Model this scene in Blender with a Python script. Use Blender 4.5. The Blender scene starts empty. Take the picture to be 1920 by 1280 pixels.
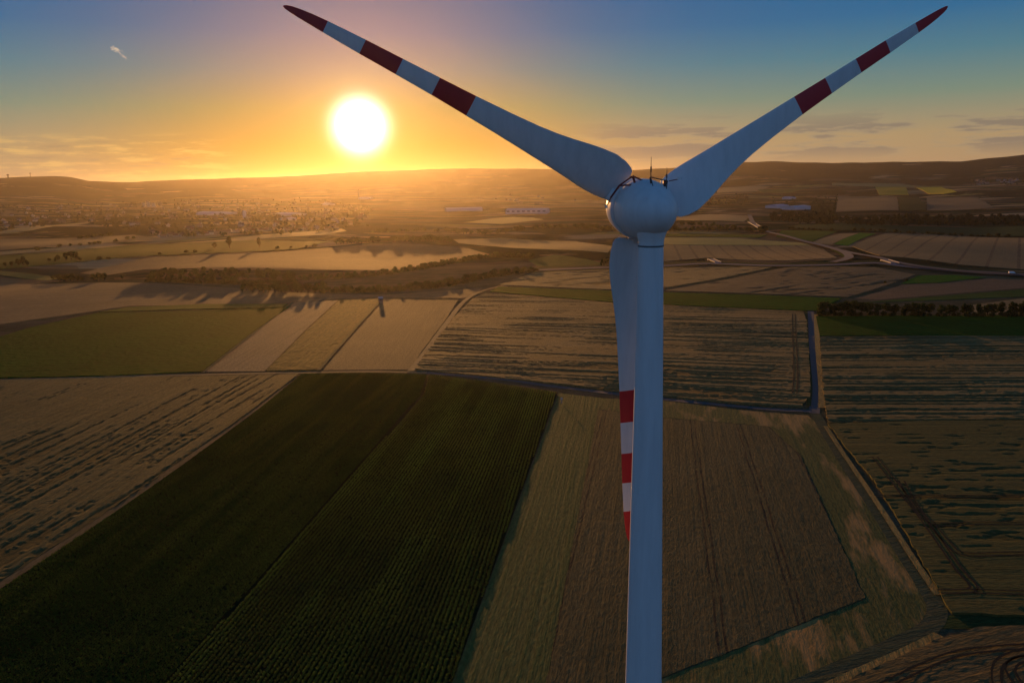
import bpy, math, random
import numpy as np
from mathutils import Matrix, Vector
from mathutils.geometry import delaunay_2d_cdt

random.seed(7)
rng = np.random.default_rng(7)
sc = bpy.context.scene
COL = sc.collection

# ------------------------------------------------------------------ camera
F, PITCH, ROLL = 1493.0, 0.195386, 0.016580      # focal in pixels of a 1920 wide frame
CAMZ = 112.0
cp, sp = math.cos(PITCH), math.sin(PITCH)
cr, sr = math.cos(ROLL), math.sin(ROLL)
FWD = np.array([0, cp, -sp]); UPC = np.array([0, sp, cp]); RGT = np.array([1.0, 0, 0])
r_c = cr * RGT - sr * UPC
u_c = sr * RGT + cr * UPC
cam_d = bpy.data.cameras.new('camera')
cam_d.sensor_width = 36.0
cam_d.lens = F / 1920 * 36
cam_d.clip_start = 0.5
cam_d.clip_end = 60000
cam = bpy.data.objects.new('camera', cam_d)
COL.objects.link(cam)
M = Matrix.Identity(4)
for i in range(3):
    M[i][0], M[i][1], M[i][2] = r_c[i], u_c[i], -FWD[i]
M[2][3] = CAMZ
cam.matrix_world = M
sc.camera = cam


def ray(px, py):
    X, Y = px - 960.0, py - 640.0
    X, Y = X * cr - Y * sr, X * sr + Y * cr
    d = FWD + RGT * (X / F) - UPC * (Y / F)
    return d / np.linalg.norm(d)


SUN = ray(675, 237)


# ------------------------------------------------------------------ noise
def _hash(ix, iy, seed):
    n = (ix.astype(np.int64) * 374761393 + iy.astype(np.int64) * 668265263 + seed * 1442695041) & 0xFFFFFFFF
    n = ((n ^ (n >> 13)) * 1274126177) & 0xFFFFFFFF
    return ((n ^ (n >> 16)) & 0xFFFF) / 65535.0


def vnoise(x, y, seed=0):
    ix, iy = np.floor(x), np.floor(y)
    fx, fy = x - ix, y - iy
    fx, fy = fx * fx * (3 - 2 * fx), fy * fy * (3 - 2 * fy)
    a = _hash(ix, iy, seed); b = _hash(ix + 1, iy, seed)
    c = _hash(ix, iy + 1, seed); d = _hash(ix + 1, iy + 1, seed)
    return (a * (1 - fx) + b * fx) * (1 - fy) + (c * (1 - fx) + d * fx) * fy


def fbm(x, y, seed=0, oct=3):
    s, a, t = 0.0, 1.0, 0.0
    for k in range(oct):
        s = s + a * vnoise(x * 2 ** k, y * 2 ** k, seed + k * 17)
        t += a; a *= 0.5
    return s / t


def sstep(a, b, x):
    t = np.clip((x - a) / (b - a), 0, 1)
    return t * t * (3 - 2 * t)


# ------------------------------------------------------------------ terrain
RIDGE_PIX = [(-500, 340), (-200, 337), (0, 334), (20, 333), (57, 332), (100, 331), (130, 332), (150, 336), (165, 340), (245, 342), (330, 338),
             (480, 333), (560, 330), (690, 322), (780, 320), (860, 317), (1000, 317), (1100, 321), (1180, 320),
             (1260, 316), (1380, 305), (1440, 303), (1560, 306), (1700, 304), (1800, 303), (1860, 297), (1920, 291),
             (2000, 288), (2150, 296), (2500, 310)]
RIDGE_R = 10000.0
_rd = [ray(*p) for p in RIDGE_PIX]
R_AZ = np.array([math.atan2(d[0], d[1]) for d in _rd])
R_H = np.array([CAMZ + RIDGE_R * d[2] / math.hypot(d[0], d[1]) for d in _rd])


def H(x, y):
    x = np.asarray(x, float); y = np.asarray(y, float)
    r = np.hypot(x, y)
    az = np.arctan2(x, y)
    a1 = 3.2 * sstep(650, 1300, r)
    a2 = 9.0 * sstep(2000, 5500, r)
    u = (np.sin(x / 118 + 0.7) * np.cos(y / 96 - 1.1 + 0.3 * np.sin(x / 300)) + 0.6 * np.sin(x / 71 - y / 150 + 2.0))
    v = np.sin(x / 410 + 1.3) * np.cos(y / 340 + 0.4) + 0.7 * np.sin(x / 230 + y / 520)
    rh = np.interp(az, R_AZ, R_H)
    k = sstep(3600, RIDGE_R, r) ** 1.35
    hill = rh * k * (1 - 0.35 * sstep(RIDGE_R, 14000, r))
    rough = (fbm(x / 900 + 40, y / 900, 5, 4) - 0.5) * 50 * sstep(4500, 7500, r) * (1 - 0.85 * sstep(8000, 10000, r))
    return a1 * u + a2 * v * (1 - sstep(8000, 9800, r)) + hill + rough


_T = np.geomspace(60, 12500, 2600)


def at(px, py):
    """the ground point seen at a pixel of the photograph"""
    d = ray(px, py)
    z = CAMZ + _T * d[2] - H(_T * d[0], _T * d[1])
    i = np.argmax(z < 0)
    if z[i] >= 0:
        i = len(_T) - 1
    a, b = _T[max(i - 1, 0)], _T[i]
    for _ in range(30):
        m = (a + b) / 2
        if CAMZ + m * d[2] - float(H(m * d[0], m * d[1])) < 0:
            b = m
        else:
            a = m
    return np.array([b * d[0], b * d[1]])


def ang(p, q):
    a, b = at(*p), at(*q)
    return math.atan2(b[1] - a[1], b[0] - a[0])


# ------------------------------------------------------------------ materials
def new_mat(name):
    m = bpy.data.materials.new(name); m.use_nodes = True
    nt = m.node_tree
    return m, nt, nt.nodes['Principled BSDF']


def N(nt, typ, **kw):
    n = nt.nodes.new(typ)
    for k, v in kw.items():
        if k.startswith('i_'):
            key = k[2:]
            n.inputs[int(key) if key.isdigit() else key.replace('_', ' ')].default_value = v
        else:
            setattr(n, k, v)
    return n


def math_n(nt, op, a, b=None, c=None, clamp=False):
    n = nt.nodes.new('ShaderNodeMath'); n.operation = op; n.use_clamp = clamp
    for i, v in enumerate((a, b, c)):
        if v is None: continue
        if isinstance(v, (int, float)): n.inputs[i].default_value = v
        else: nt.links.new(v, n.inputs[i])
    return n.outputs[0]


def mix_n(nt, fac, a, b, mode='MIX'):
    n = nt.nodes.new('ShaderNodeMix'); n.data_type = 'RGBA'; n.blend_type = mode
    for s, v in ((n.inputs[0], fac), (n.inputs[6], a), (n.inputs[7], b)):
        if isinstance(v, (int, float)): s.default_value = v
        elif isinstance(v, tuple): s.default_value = (*v[:3], 1)
        else: nt.links.new(v, s)
    return n.outputs[2]


def ramp_n(nt, fac, stops, interp='LINEAR'):
    n = nt.nodes.new('ShaderNodeValToRGB'); n.color_ramp.interpolation = interp
    e = n.color_ramp.elements
    while len(e) < len(stops): e.new(0.5)
    for el, (p, c) in zip(e, stops):
        el.position = p
        el.color = (*c, 1) if isinstance(c, tuple) else (c, c, c, 1)
    nt.links.new(fac, n.inputs[0])
    return n.outputs[0]


def noise_n(nt, vec, scale, detail=3, rough=0.55):
    n = N(nt, 'ShaderNodeTexNoise'); n.inputs['Scale'].default_value = scale
    n.inputs['Detail'].default_value = detail; n.inputs['Roughness'].default_value = rough
    nt.links.new(vec, n.inputs['Vector'])
    return n.outputs['Fac']


def mapping_n(nt, vec, rz=0.0, scale=(1, 1, 1), loc=(0, 0, 0)):
    n = N(nt, 'ShaderNodeMapping')
    n.inputs['Rotation'].default_value = (0, 0, rz)
    n.inputs['Scale'].default_value = scale
    n.inputs['Location'].default_value = loc
    nt.links.new(vec, n.inputs['Vector'])
    return n.outputs['Vector']


def field_mat(name, c1, c2, c3, theta=0.0, streak=0.5, tram=None, fine=1.0, bump=0.25, spot=None, patch=None, sscale=1.0):
    """crop or stubble: large blotches, streaks along the working direction, fine grain, tramlines"""
    tone = lambda c: (c[0], c[1] * 1.04, c[2] * .74) if c[0] > c[1] else (c[0] * .78, c[1] * 1.12, c[2] * .85)
    c1, c2, c3 = tone(c1), tone(c2), tone(c3)
    m, nt, bs = new_mat(name)
    pos = N(nt, 'ShaderNodeNewGeometry').outputs['Position']
    rot = mapping_n(nt, pos, -theta)
    big = noise_n(nt, pos, 0.016, 4)
    col = mix_n(nt, ramp_n(nt, big, [(0.38, 0.0), (0.62, 1.0)]), c1, c2)
    st = noise_n(nt, mapping_n(nt, rot, 0, (0.012 * sscale, 0.42 * sscale, 0.1)), 1.0, 4, 0.6)
    stm = ramp_n(nt, st, [(0.42, 0.0), (0.68, 1.0)])
    col = mix_n(nt, math_n(nt, 'MULTIPLY', stm, streak), col, c3)
    fn = noise_n(nt, mapping_n(nt, rot, 0, (0.35 * fine, 1.3 * fine, 1)), 1.0, 3, 0.7)
    fm = ramp_n(nt, fn, [(0.25, 0.55), (0.75, 1.45)])
    col = mix_n(nt, 1.0, col, fm, 'MULTIPLY')
    if patch:
        pn = noise_n(nt, mapping_n(nt, rot, 0, (patch[1], patch[2], 1)), 1.0, 4, 0.6)
        col = mix_n(nt, ramp_n(nt, pn, [(patch[3], 0.0), (patch[3] + 0.1, 1.0)]), col, patch[0])
    if spot:
        vor = N(nt, 'ShaderNodeTexVoronoi'); vor.inputs['Scale'].default_value = spot[0]
        nt.links.new(mapping_n(nt, rot, 0, (0.6, 1, 1)), vor.inputs['Vector'])
        col = mix_n(nt, ramp_n(nt, vor.outputs['Distance'], [(0.1, 1.0), (0.4, 0.0)]), col, spot[1])
    if tram:
        space, phase, w, tc = tram
        sep = N(nt, 'ShaderNodeSeparateXYZ'); nt.links.new(rot, sep.inputs[0])
        wob = math_n(nt, 'MULTIPLY', noise_n(nt, pos, 0.03, 2), 2.0)
        y = math_n(nt, 'ADD', math_n(nt, 'ADD', sep.outputs[1], phase), wob)
        tot = None
        for off in (-0.95, 0.95):
            q = math_n(nt, 'PINGPONG', math_n(nt, 'ADD', y, off), space / 2)
            a = math_n(nt, 'LESS_THAN', q, w)
            tot = a if tot is None else math_n(nt, 'MAXIMUM', tot, a)
        brk = ramp_n(nt, noise_n(nt, pos, 0.12, 3), [(0.35, 0.25), (0.55, 0.9)])
        col = mix_n(nt, math_n(nt, 'MULTIPLY', tot, brk), col, tc)
    fa = N(nt, 'ShaderNodeAttribute', attribute_name='flattened')      # crushed straw is browner, and the shade of the hollows is painted in
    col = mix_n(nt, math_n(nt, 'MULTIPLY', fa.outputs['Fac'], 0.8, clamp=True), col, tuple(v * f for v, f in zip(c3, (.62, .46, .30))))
    nt.links.new(col, bs.inputs['Base Color'])
    bs.inputs['Roughness'].default_value = 0.9
    bs.inputs['Specular IOR Level'].default_value = 0.058 if c1[0] > c1[1] else 0.012     # dry straw shines against the sun, leaves hardly
    b = N(nt, 'ShaderNodeBump'); b.inputs['Strength'].default_value = bump; b.inputs['Distance'].default_value = 0.5
    nt.links.new(math_n(nt, 'ADD', fn, math_n(nt, 'MULTIPLY', st, 1.5)), b.inputs['Height'])
    nt.links.new(b.outputs[0], bs.inputs['Normal'])
    return m


def plain_mat(name, c, rough=0.6, var=0.15, scale=0.8, spec=0.3, metal=0.0):
    m, nt, bs = new_mat(name)
    tc = N(nt, 'ShaderNodeTexCoord').outputs['Object']
    n = noise_n(nt, tc, scale, 4, 0.6)
    col = mix_n(nt, n, tuple(v * (1 - var) for v in c), tuple(min(1, v * (1 + var)) for v in c))
    nt.links.new(col, bs.inputs['Base Color'])
    bs.inputs['Roughness'].default_value = rough
    bs.inputs['Specular IOR Level'].default_value = spec
    bs.inputs['Metallic'].default_value = metal
    return m


# ------------------------------------------------------------------ mesh helpers
def mesh_np(name, V, Fc, mat=None, parent=None, smooth=False, mats=None, midx=None, loc=None):
    me = bpy.data.meshes.new(name)
    V = np.asarray(V, np.float32)
    if isinstance(Fc, np.ndarray):
        n, k = Fc.shape
        me.vertices.add(len(V)); me.vertices.foreach_set('co', V.ravel())
        me.loops.add(n * k); me.loops.foreach_set('vertex_index', Fc.astype(np.int32).ravel())
        me.polygons.add(n); me.polygons.foreach_set('loop_start', np.arange(0, n * k, k, dtype=np.int32))
        me.update(calc_edges=True)
    else:
        me.from_pydata([tuple(map(float, v)) for v in V], [], [tuple(map(int, f)) for f in Fc])
    for mm in (mats or ([mat] if mat else [])):
        me.materials.append(mm)
    if midx is not None:
        me.polygons.foreach_set('material_index', np.asarray(midx, np.int32))
    if smooth:
        me.polygons.foreach_set('use_smooth', np.ones(len(me.polygons), bool))
    me.validate()
    me.update()
    o = bpy.data.objects.new(name, me)
    COL.objects.link(o)
    if parent is not None: o.parent = parent
    if loc is not None: o.location = loc
    return o


def tag(o, label=None, cat=None, group=None, kind=None):
    if label: o['label'] = label
    if cat: o['category'] = cat
    if group: o['group'] = group
    if kind: o['kind'] = kind
    return o


def empty(name, loc, rz=0.0):
    o = bpy.data.objects.new(name, None); COL.objects.link(o)
    o.location = loc; o.rotation_euler = (0, 0, rz); o.empty_display_size = 1
    return o


class MB:
    def __init__(s): s.v = []; s.f = []; s.m = []
    def add(s, V, Fc, mi=0):
        b = len(s.v); s.v += [tuple(v) for v in V]
        for f in Fc: s.f.append(tuple(i + b for i in f)); s.m.append(mi)
    def box(s, x0, x1, y0, y1, z0, z1, mi=0):
        V = [(x, y, z) for z in (z0, z1) for y in (y0, y1) for x in (x0, x1)]
        s.add(V, [(0, 2, 3, 1), (4, 5, 7, 6), (0, 1, 5, 4), (2, 6, 7, 3), (0, 4, 6, 2), (1, 3, 7, 5)], mi)
    def tube(s, p, q, r0, r1=None, n=8, mi=0, cap=True):
        p, q = np.array(p, float), np.array(q, float); r1 = r0 if r1 is None else r1
        d = q - p; d /= np.linalg.norm(d)
        a = np.cross(d, [0, 0, 1.0]) if abs(d[2]) < 0.9 else np.cross(d, [1.0, 0, 0])
        a /= np.linalg.norm(a); b = np.cross(d, a)
        V = []
        for c, r in ((p, r0), (q, r1)):
            for k in range(n):
                t = 2 * math.pi * k / n
                V.append(c + r * (math.cos(t) * a + math.sin(t) * b))
        fs = [(k, (k + 1) % n, n + (k + 1) % n, n + k) for k in range(n)]
        if cap: fs += [tuple(range(n - 1, -1, -1)), tuple(range(n, 2 * n))]
        s.add(V, fs, mi)
    def lathe(s, prof, n=48, origin=(0, 0, 0), axis=(0, 0, 1), mi=0):
        ax = np.array(axis, float); ax /= np.linalg.norm(ax)
        a = np.cross(ax, [0, 0, 1.0]) if abs(ax[2]) < 0.9 else np.cross(ax, [1.0, 0, 0])
        a /= np.linalg.norm(a); b = np.cross(ax, a); o = np.array(origin, float)
        V = []
        for h, r in prof:
            for k in range(n):
                t = 2 * math.pi * k / n
                V.append(o + ax * h + max(r, 1e-4) * (math.cos(t) * a + math.sin(t) * b))
        fs = []
        for i in range(len(prof) - 1):
            for k in range(n):
                k2 = (k + 1) % n
                fs.append((i * n + k, i * n + k2, (i + 1) * n + k2, (i + 1) * n + k))
        s.add(V, fs, mi)
    def build(s, name, mats, parent=None, smooth=False, loc=None):
        mats = mats if isinstance(mats, list) else [mats]
        return mesh_np(name, np.array(s.v), s.f, parent=parent, smooth=smooth, mats=mats, midx=s.m, loc=loc)


def inside(poly, x, y):
    c = np.zeros(x.shape, bool); n = len(poly)
    for i in range(n):
        x0, y0 = poly[i]; x1, y1 = poly[i - 1]
        hit = ((y0 > y) != (y1 > y)) & (x < (x1 - x0) * (y - y0) / (y1 - y0 + 1e-12) + x0)
        c ^= hit
    return c


def wpoly(pix): return [at(*p) for p in pix]


def field(name, pix, h, mat, label=None, kind='structure', cat=None, spacing=12.0, disp=None, wob=0.0, group=None):
    """a patch of crop or stubble: a sheet at its crop's height with sides down to the soil"""
    P = wpoly(pix)
    B = []
    for i in range(len(P)):
        a, b = P[i], P[(i + 1) % len(P)]
        L = np.linalg.norm(b - a); k = max(1, int(L / spacing))
        nrm = np.array([-(b - a)[1], (b - a)[0]]) / (L + 1e-9)
        for j in range(k):
            q = a + (b - a) * j / k
            if wob and 0 < j < k:
                q = q + nrm * wob * (float(fbm(np.array(q[0] / 3.0), np.array(q[1] / 3.0), 9, 2)) - 0.5) * 2
            B.append(q)
    B = np.array(B)
    x0, y0 = B.min(0); x1, y1 = B.max(0)
    gx, gy = np.meshgrid(np.arange(x0 + spacing / 2, x1, spacing), np.arange(y0 + spacing / 2, y1, spacing))
    gx = gx.ravel() + rng.uniform(-.2, .2, gx.size) * spacing; gy = gy.ravel() + rng.uniform(-.2, .2, gy.size) * spacing
    k = inside(B, gx, gy)
    pts = [Vector(b) for b in B] + [Vector((a, b)) for a, b in zip(gx[k], gy[k])]
    nb = len(B)
    ov, oe, of, *_ = delaunay_2d_cdt(pts, [(i, (i + 1) % nb) for i in range(nb)], [list(range(nb))], 1, 1e-4)
    V2 = np.array([(v[0], v[1]) for v in ov])
    z = H(V2[:, 0], V2[:, 1]) + h
    edge = {}
    for f in of:
        for i in range(len(f)):
            e = (f[i], f[(i + 1) % len(f)])
            if (e[1], e[0]) in edge: del edge[(e[1], e[0])]
            else: edge[e] = 1
    if disp is not None: z = z + disp(V2[:, 0], V2[:, 1])
    V = [(a, b, c) for (a, b), c in zip(V2, z)]
    Fc = []
    for f in of:
        a, b, c = (V2[i] for i in f[:3])
        s = (b[0] - a[0]) * (c[1] - a[1]) - (b[1] - a[1]) * (c[0] - a[0])
        Fc.append(tuple(f) if s > 0 else tuple(reversed(f)))
    low = {}
    for (a, b) in edge:
        for i in (a, b):
            if i not in low:
                low[i] = len(V); V.append((V2[i][0], V2[i][1], float(H(V2[i][0], V2[i][1])) - 0.3))
    for (a, b) in edge: Fc.append((b, a, low[a], low[b]))
    o = mesh_np(name, np.array(V), Fc, mat, smooth=False)
    at_ = o.data.attributes.new('flattened', 'FLOAT', 'POINT')
    fl = np.zeros(len(V), np.float32)
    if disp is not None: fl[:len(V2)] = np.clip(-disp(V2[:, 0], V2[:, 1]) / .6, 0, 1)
    at_.data.foreach_set('value', fl)
    return tag(o, label, cat, group, kind)


def smooth_line(P, step):
    P = np.array(P, float)
    if len(P) > 2:
        out = []
        Q = np.vstack([2 * P[0] - P[1], P, 2 * P[-1] - P[-2]])
        for i in range(1, len(Q) - 2):
            n = max(2, int(np.linalg.norm(Q[i + 1] - Q[i]) / step))
            for t in np.arange(n) / n:
                out.append(0.5 * (2 * Q[i] + (Q[i + 1] - Q[i - 1]) * t + (2 * Q[i - 1] - 5 * Q[i] + 4 * Q[i + 1] - Q[i + 2]) * t ** 2
                                  + (3 * Q[i] - Q[i - 1] - 3 * Q[i + 1] + Q[i + 2]) * t ** 3))
        out.append(P[-1]); return np.array(out)
    n = max(2, int(np.linalg.norm(P[1] - P[0]) / step))
    return np.array([P[0] + (P[1] - P[0]) * t for t in np.linspace(0, 1, n + 1)])


def ribbon_np(L, widths, z, across=5, crown=0.0):
    """verts and quads of a strip that follows the ground"""
    d = np.gradient(L, axis=0); d /= np.linalg.norm(d, axis=1)[:, None]
    nrm = np.stack([-d[:, 1], d[:, 0]], 1)
    w = np.broadcast_to(widths, (len(L),))
    V = []
    for k in range(across):
        s = (k / (across - 1) - 0.5)
        q = L + nrm * (w * s)[:, None]
        V.append(np.column_stack([q, H(q[:, 0], q[:, 1]) + z + crown * (1 - 4 * s * s)]))
    V = np.stack(V, 1).reshape(-1, 3)
    n = len(L); i = np.arange(n - 1)[:, None] * across; k = np.arange(across - 1)[None, :]
    a = (i + k).ravel()
    return V, np.column_stack([a, a + across, a + across + 1, a + 1])[:, ::-1]


def road(name, pix, width, z, mat, step=6.0, kind='structure', label=None, cat=None):
    L = smooth_line(wpoly(pix), step)
    V, Q = ribbon_np(L, width, z)
    o = mesh_np(name, V, Q, mat, smooth=True)
    return tag(o, label, cat, None, kind)

#@@WORLD
# ------------------------------------------------------------------ sky, sun, haze
def build_sky():
    w = bpy.data.worlds.new('World'); sc.world = w; w.use_nodes = True
    nt = w.node_tree; nt.nodes.clear()
    out = N(nt, 'ShaderNodeOutputWorld')
    d = N(nt, 'ShaderNodeTexCoord').outputs['Generated']
    sep = N(nt, 'ShaderNodeSeparateXYZ'); nt.links.new(d, sep.inputs[0])
    DEG = 180 / math.pi
    elev = math_n(nt, 'MULTIPLY', math_n(nt, 'ARCSINE', sep.outputs[2]), DEG)
    az = math_n(nt, 'MULTIPLY', math_n(nt, 'ARCTAN2', sep.outputs[0], sep.outputs[1]), DEG)
    dot = N(nt, 'ShaderNodeVectorMath', operation='DOT_PRODUCT')
    nt.links.new(d, dot.inputs[0]); dot.inputs[1].default_value = tuple(SUN)
    gam = math_n(nt, 'MULTIPLY', math_n(nt, 'ARCCOSINE', math_n(nt, 'MINIMUM', dot.outputs['Value'], 0.9999999)), DEG)
    sky = N(nt, 'ShaderNodeTexSky', sky_type='NISHITA')
    sky.sun_disc = False
    sky.sun_elevation = math.asin(SUN[2])
    sky.sun_rotation = math.atan2(SUN[0], SUN[1])
    sky.altitude = 300; sky.air_density = 1.0; sky.dust_density = 0.6; sky.ozone_density = 2.0
    nish = mix_n(nt, 1.0, sky.outputs[0], (SKY_K, SKY_K, SKY_K), 'MULTIPLY')
    # twilight gradient: the warm belt on the horizon under the blue
    belt = ramp_n(nt, math_n(nt, 'DIVIDE', elev, 40.0, clamp=True), SKY_STOPS)
    anti = ramp_n(nt, math_n(nt, 'DIVIDE', elev, 40.0, clamp=True), ANTI_STOPS)      # blue dusk side, opposite the sun
    am = N(nt, 'ShaderNodeMapRange', interpolation_type='SMOOTHSTEP'); nt.links.new(gam, am.inputs[0]); am.inputs[1].default_value = 42; am.inputs[2].default_value = 95
    wm = N(nt, 'ShaderNodeMapRange', interpolation_type='SMOOTHSTEP'); nt.links.new(gam, wm.inputs[0]); wm.inputs[1].default_value = 23; wm.inputs[2].default_value = 5
    belt = mix_n(nt, wm.outputs[0], belt, ramp_n(nt, math_n(nt, 'DIVIDE', elev, 40.0, clamp=True), WARM_STOPS))
    belt = mix_n(nt, am.outputs[0], belt, anti)
    tot = mix_n(nt, 1.0, nish, belt, 'ADD')
    # cloud streaks low over the horizon
    def vec(x, y, z=0.0):
        c = N(nt, 'ShaderNodeCombineXYZ')
        for i, v in enumerate((x, y, z)):
            if isinstance(v, (int, float)): c.inputs[i].default_value = v
            else: nt.links.new(v, c.inputs[i])
        return c.outputs[0]
    def bandmask(v, a, b, c, e):
        r = N(nt, 'ShaderNodeMapRange', interpolation_type='SMOOTHSTEP'); nt.links.new(v, r.inputs[0]); r.inputs[1].default_value = a; r.inputs[2].default_value = b
        s = N(nt, 'ShaderNodeMapRange', interpolation_type='SMOOTHSTEP'); nt.links.new(v, s.inputs[0]); s.inputs[1].default_value = c; s.inputs[2].default_value = e
        s.inputs[3].default_value = 1; s.inputs[4].default_value = 0
        return math_n(nt, 'MULTIPLY', r.outputs[0], s.outputs[0])
    cn = noise_n(nt, vec(math_n(nt, 'MULTIPLY', az, 0.16), math_n(nt, 'MULTIPLY', elev, 1.35), 3.3), 1.0, 7, 0.6)
    cm = ramp_n(nt, cn, [(0.44, 0.0), (0.54, 1.0)])
    right = math_n(nt, 'MULTIPLY', bandmask(az, 3, 9, 60, 90), bandmask(elev, 0.9, 2.2, 3.0, 4.6))
    cl = math_n(nt, 'MULTIPLY', math_n(nt, 'MULTIPLY', cm, right), 0.68)
    lit = math_n(nt, 'MULTIPLY', math_n(nt, 'MULTIPLY', ramp_n(nt, cn, [(0.44, 0.0), (0.50, 1.0), (0.56, 0.0)]), right), 0.28)
    tot = mix_n(nt, lit, tot, (0.62, 0.47, 0.25))
    tot = mix_n(nt, cl, tot, (0.19, 0.16, 0.135))
    cn2 = noise_n(nt, vec(math_n(nt, 'MULTIPLY', az, 0.33), math_n(nt, 'MULTIPLY', elev, 2.3), 9.0), 1.0, 6, 0.6)
    left = math_n(nt, 'MULTIPLY', bandmask(az, -90, -60, -22, -17), bandmask(elev, 0.3, 0.9, 2.6, 3.8))
    tot = mix_n(nt, math_n(nt, 'MULTIPLY', math_n(nt, 'MULTIPLY', ramp_n(nt, cn2, [(0.5, 0.0), (0.64, 1.0)]), left), 0.5), tot, (0.80, 0.50, 0.15))
    tot = mix_n(nt, math_n(nt, 'MULTIPLY', math_n(nt, 'MULTIPLY', ramp_n(nt, cn2, [(0.33, 1.0), (0.44, 0.0)]), left), 0.45), tot, (0.24, 0.18, 0.12))
    # small lone cloud high on the left
    c0 = ray(224, 99); ca, ce = math.atan2(c0[0], c0[1]) * DEG, math.asin(c0[2]) * DEG
    du = math_n(nt, 'DIVIDE', math_n(nt, 'SUBTRACT', az, ca), 0.48)
    dv = math_n(nt, 'DIVIDE', math_n(nt, 'ADD', math_n(nt, 'SUBTRACT', elev, ce), math_n(nt, 'MULTIPLY', du, 0.35)), 0.27)
    rr = math_n(nt, 'SQRT', math_n(nt, 'ADD', math_n(nt, 'MULTIPLY', du, du), math_n(nt, 'MULTIPLY', dv, dv)))
    n3 = noise_n(nt, vec(math_n(nt, 'MULTIPLY', az, 1.6), math_n(nt, 'MULTIPLY', elev, 3.0), 1.0), 1.0, 5, 0.65)
    m3 = math_n(nt, 'MULTIPLY', ramp_n(nt, math_n(nt, 'SUBTRACT', n3, math_n(nt, 'MULTIPLY', rr, 0.25)), [(0.30, 0.0), (0.52, 1.0)]), 0.75)
    tot = mix_n(nt, m3, tot, (0.75, 0.60, 0.40))
    # aureole of the low sun
    def glow(scale, power, amp, c):
        e = math_n(nt, 'EXPONENT', math_n(nt, 'MULTIPLY', math_n(nt, 'POWER', math_n(nt, 'DIVIDE', gam, scale), power), -1.0))
        e = math_n(nt, 'MULTIPLY', e, amp)
        v = N(nt, 'ShaderNodeVectorMath', operation='SCALE'); v.inputs[0].default_value = c
        nt.links.new(e, v.inputs['Scale'])
        return v.outputs[0]
    for g in GLOWS:
        a = N(nt, 'ShaderNodeVectorMath', operation='ADD')
        nt.links.new(tot, a.inputs[0]); nt.links.new(glow(*g), a.inputs[1]); tot = a.outputs[0]
    bg = N(nt, 'ShaderNodeBackground'); bg.inputs['Strength'].default_value = 1.0
    nt.links.new(tot, bg.inputs['Color'])
    nt.links.new(bg.outputs[0], out.inputs['Surface'])


SKY_K = 0.0004
SKY_STOPS = [(0.0, (.43, .265, .14)), (0.067, (.41, .285, .145)), (0.13, (.195, .255, .19)), (0.19, (.085, .20, .25)), (0.25, (.032, .142, .285)), (0.32, (.020, .115, .275)), (0.6, (.018, .070, .175)), (1.0, (.016, .055, .14))]
WARM_STOPS = [(0.0, (.46, .23, .020)), (0.067, (.42, .23, .028)), (0.13, (.26, .235, .085)), (0.19, (.12, .19, .19)), (0.25, (.055, .142, .24)), (0.32, (.035, .115, .23)), (0.6, (.018, .070, .175)), (1.0, (.016, .055, .14))]
ANTI_STOPS = [(0.0, (.150, .215, .335)), (0.15, (.140, .250, .43)), (0.5, (.062, .165, .345)), (1.0, (.020, .070, .18))]
GLOWS = [(1.42, 2.4, 5.0, (1.0, .93, .78)), (2.3, 1.4, .62, (1.0, .58, .13)), (8.2, 1.5, 0.46, (1.0, .32, .06))]
build_sky()

sl = bpy.data.lights.new('sun', 'SUN'); sl.energy = 5.0; sl.angle = math.radians(0.5); sl.color = (1.0, 0.45, 0.115)
so = bpy.data.objects.new('sun', sl); COL.objects.link(so)
so.rotation_euler = Vector(SUN).to_track_quat('Z', 'Y').to_euler()
so.location = (0, 0, 300)

sc.view_settings.view_transform = 'Standard'
sc.view_settings.look = 'None'
sc.view_settings.exposure = 0.0
sc.view_settings.gamma = 1.0
sc.cycles.max_bounces = 5
sc.cycles.diffuse_bounces = 2
sc.cycles.volume_bounces = 0
sc.cycles.use_denoising = True
sc.cycles.sample_clamp_indirect = 4.0

HAZE = 1.45e-5
HTOP = 0.0
_a, _r = np.meshgrid(np.radians(np.arange(-60, 60, .25)), np.linspace(6000, 14800, 90))
HTOP = max(162.0, float(H(_r * np.sin(_a), _r * np.cos(_a)).max()) + 14)
_a, _r = np.meshgrid(np.radians(np.arange(-180, 180, 1.0)), np.linspace(6000, 14800, 90))
HTOP = max(HTOP, float(H(_r * np.sin(_a), _r * np.cos(_a)).max()) + 14)
print('haze top', HTOP, 'lowest', H(_r * np.sin(_a), _r * np.cos(_a)).min())


def build_haze():
    m = bpy.data.materials.new('haze_air'); m.use_nodes = True
    nt = m.node_tree; nt.nodes.clear()
    o = N(nt, 'ShaderNodeOutputMaterial'); v = N(nt, 'ShaderNodeVolumePrincipled')
    v.inputs['Color'].default_value = (0.93, 0.86, 0.80, 1)
    v.inputs['Density'].default_value = HAZE
    v.inputs['Anisotropy'].default_value = 0.78
    nt.links.new(v.outputs[0], o.inputs['Volume'])
    mb = MB(); mb.box(-15500, 15500, -15500, 15500, -60, HTOP)
    h = mb.build('haze', m)
    tag(h, 'thin golden evening haze lying over the fields and hills', 'haze', kind='stuff')
build_haze()


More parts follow.
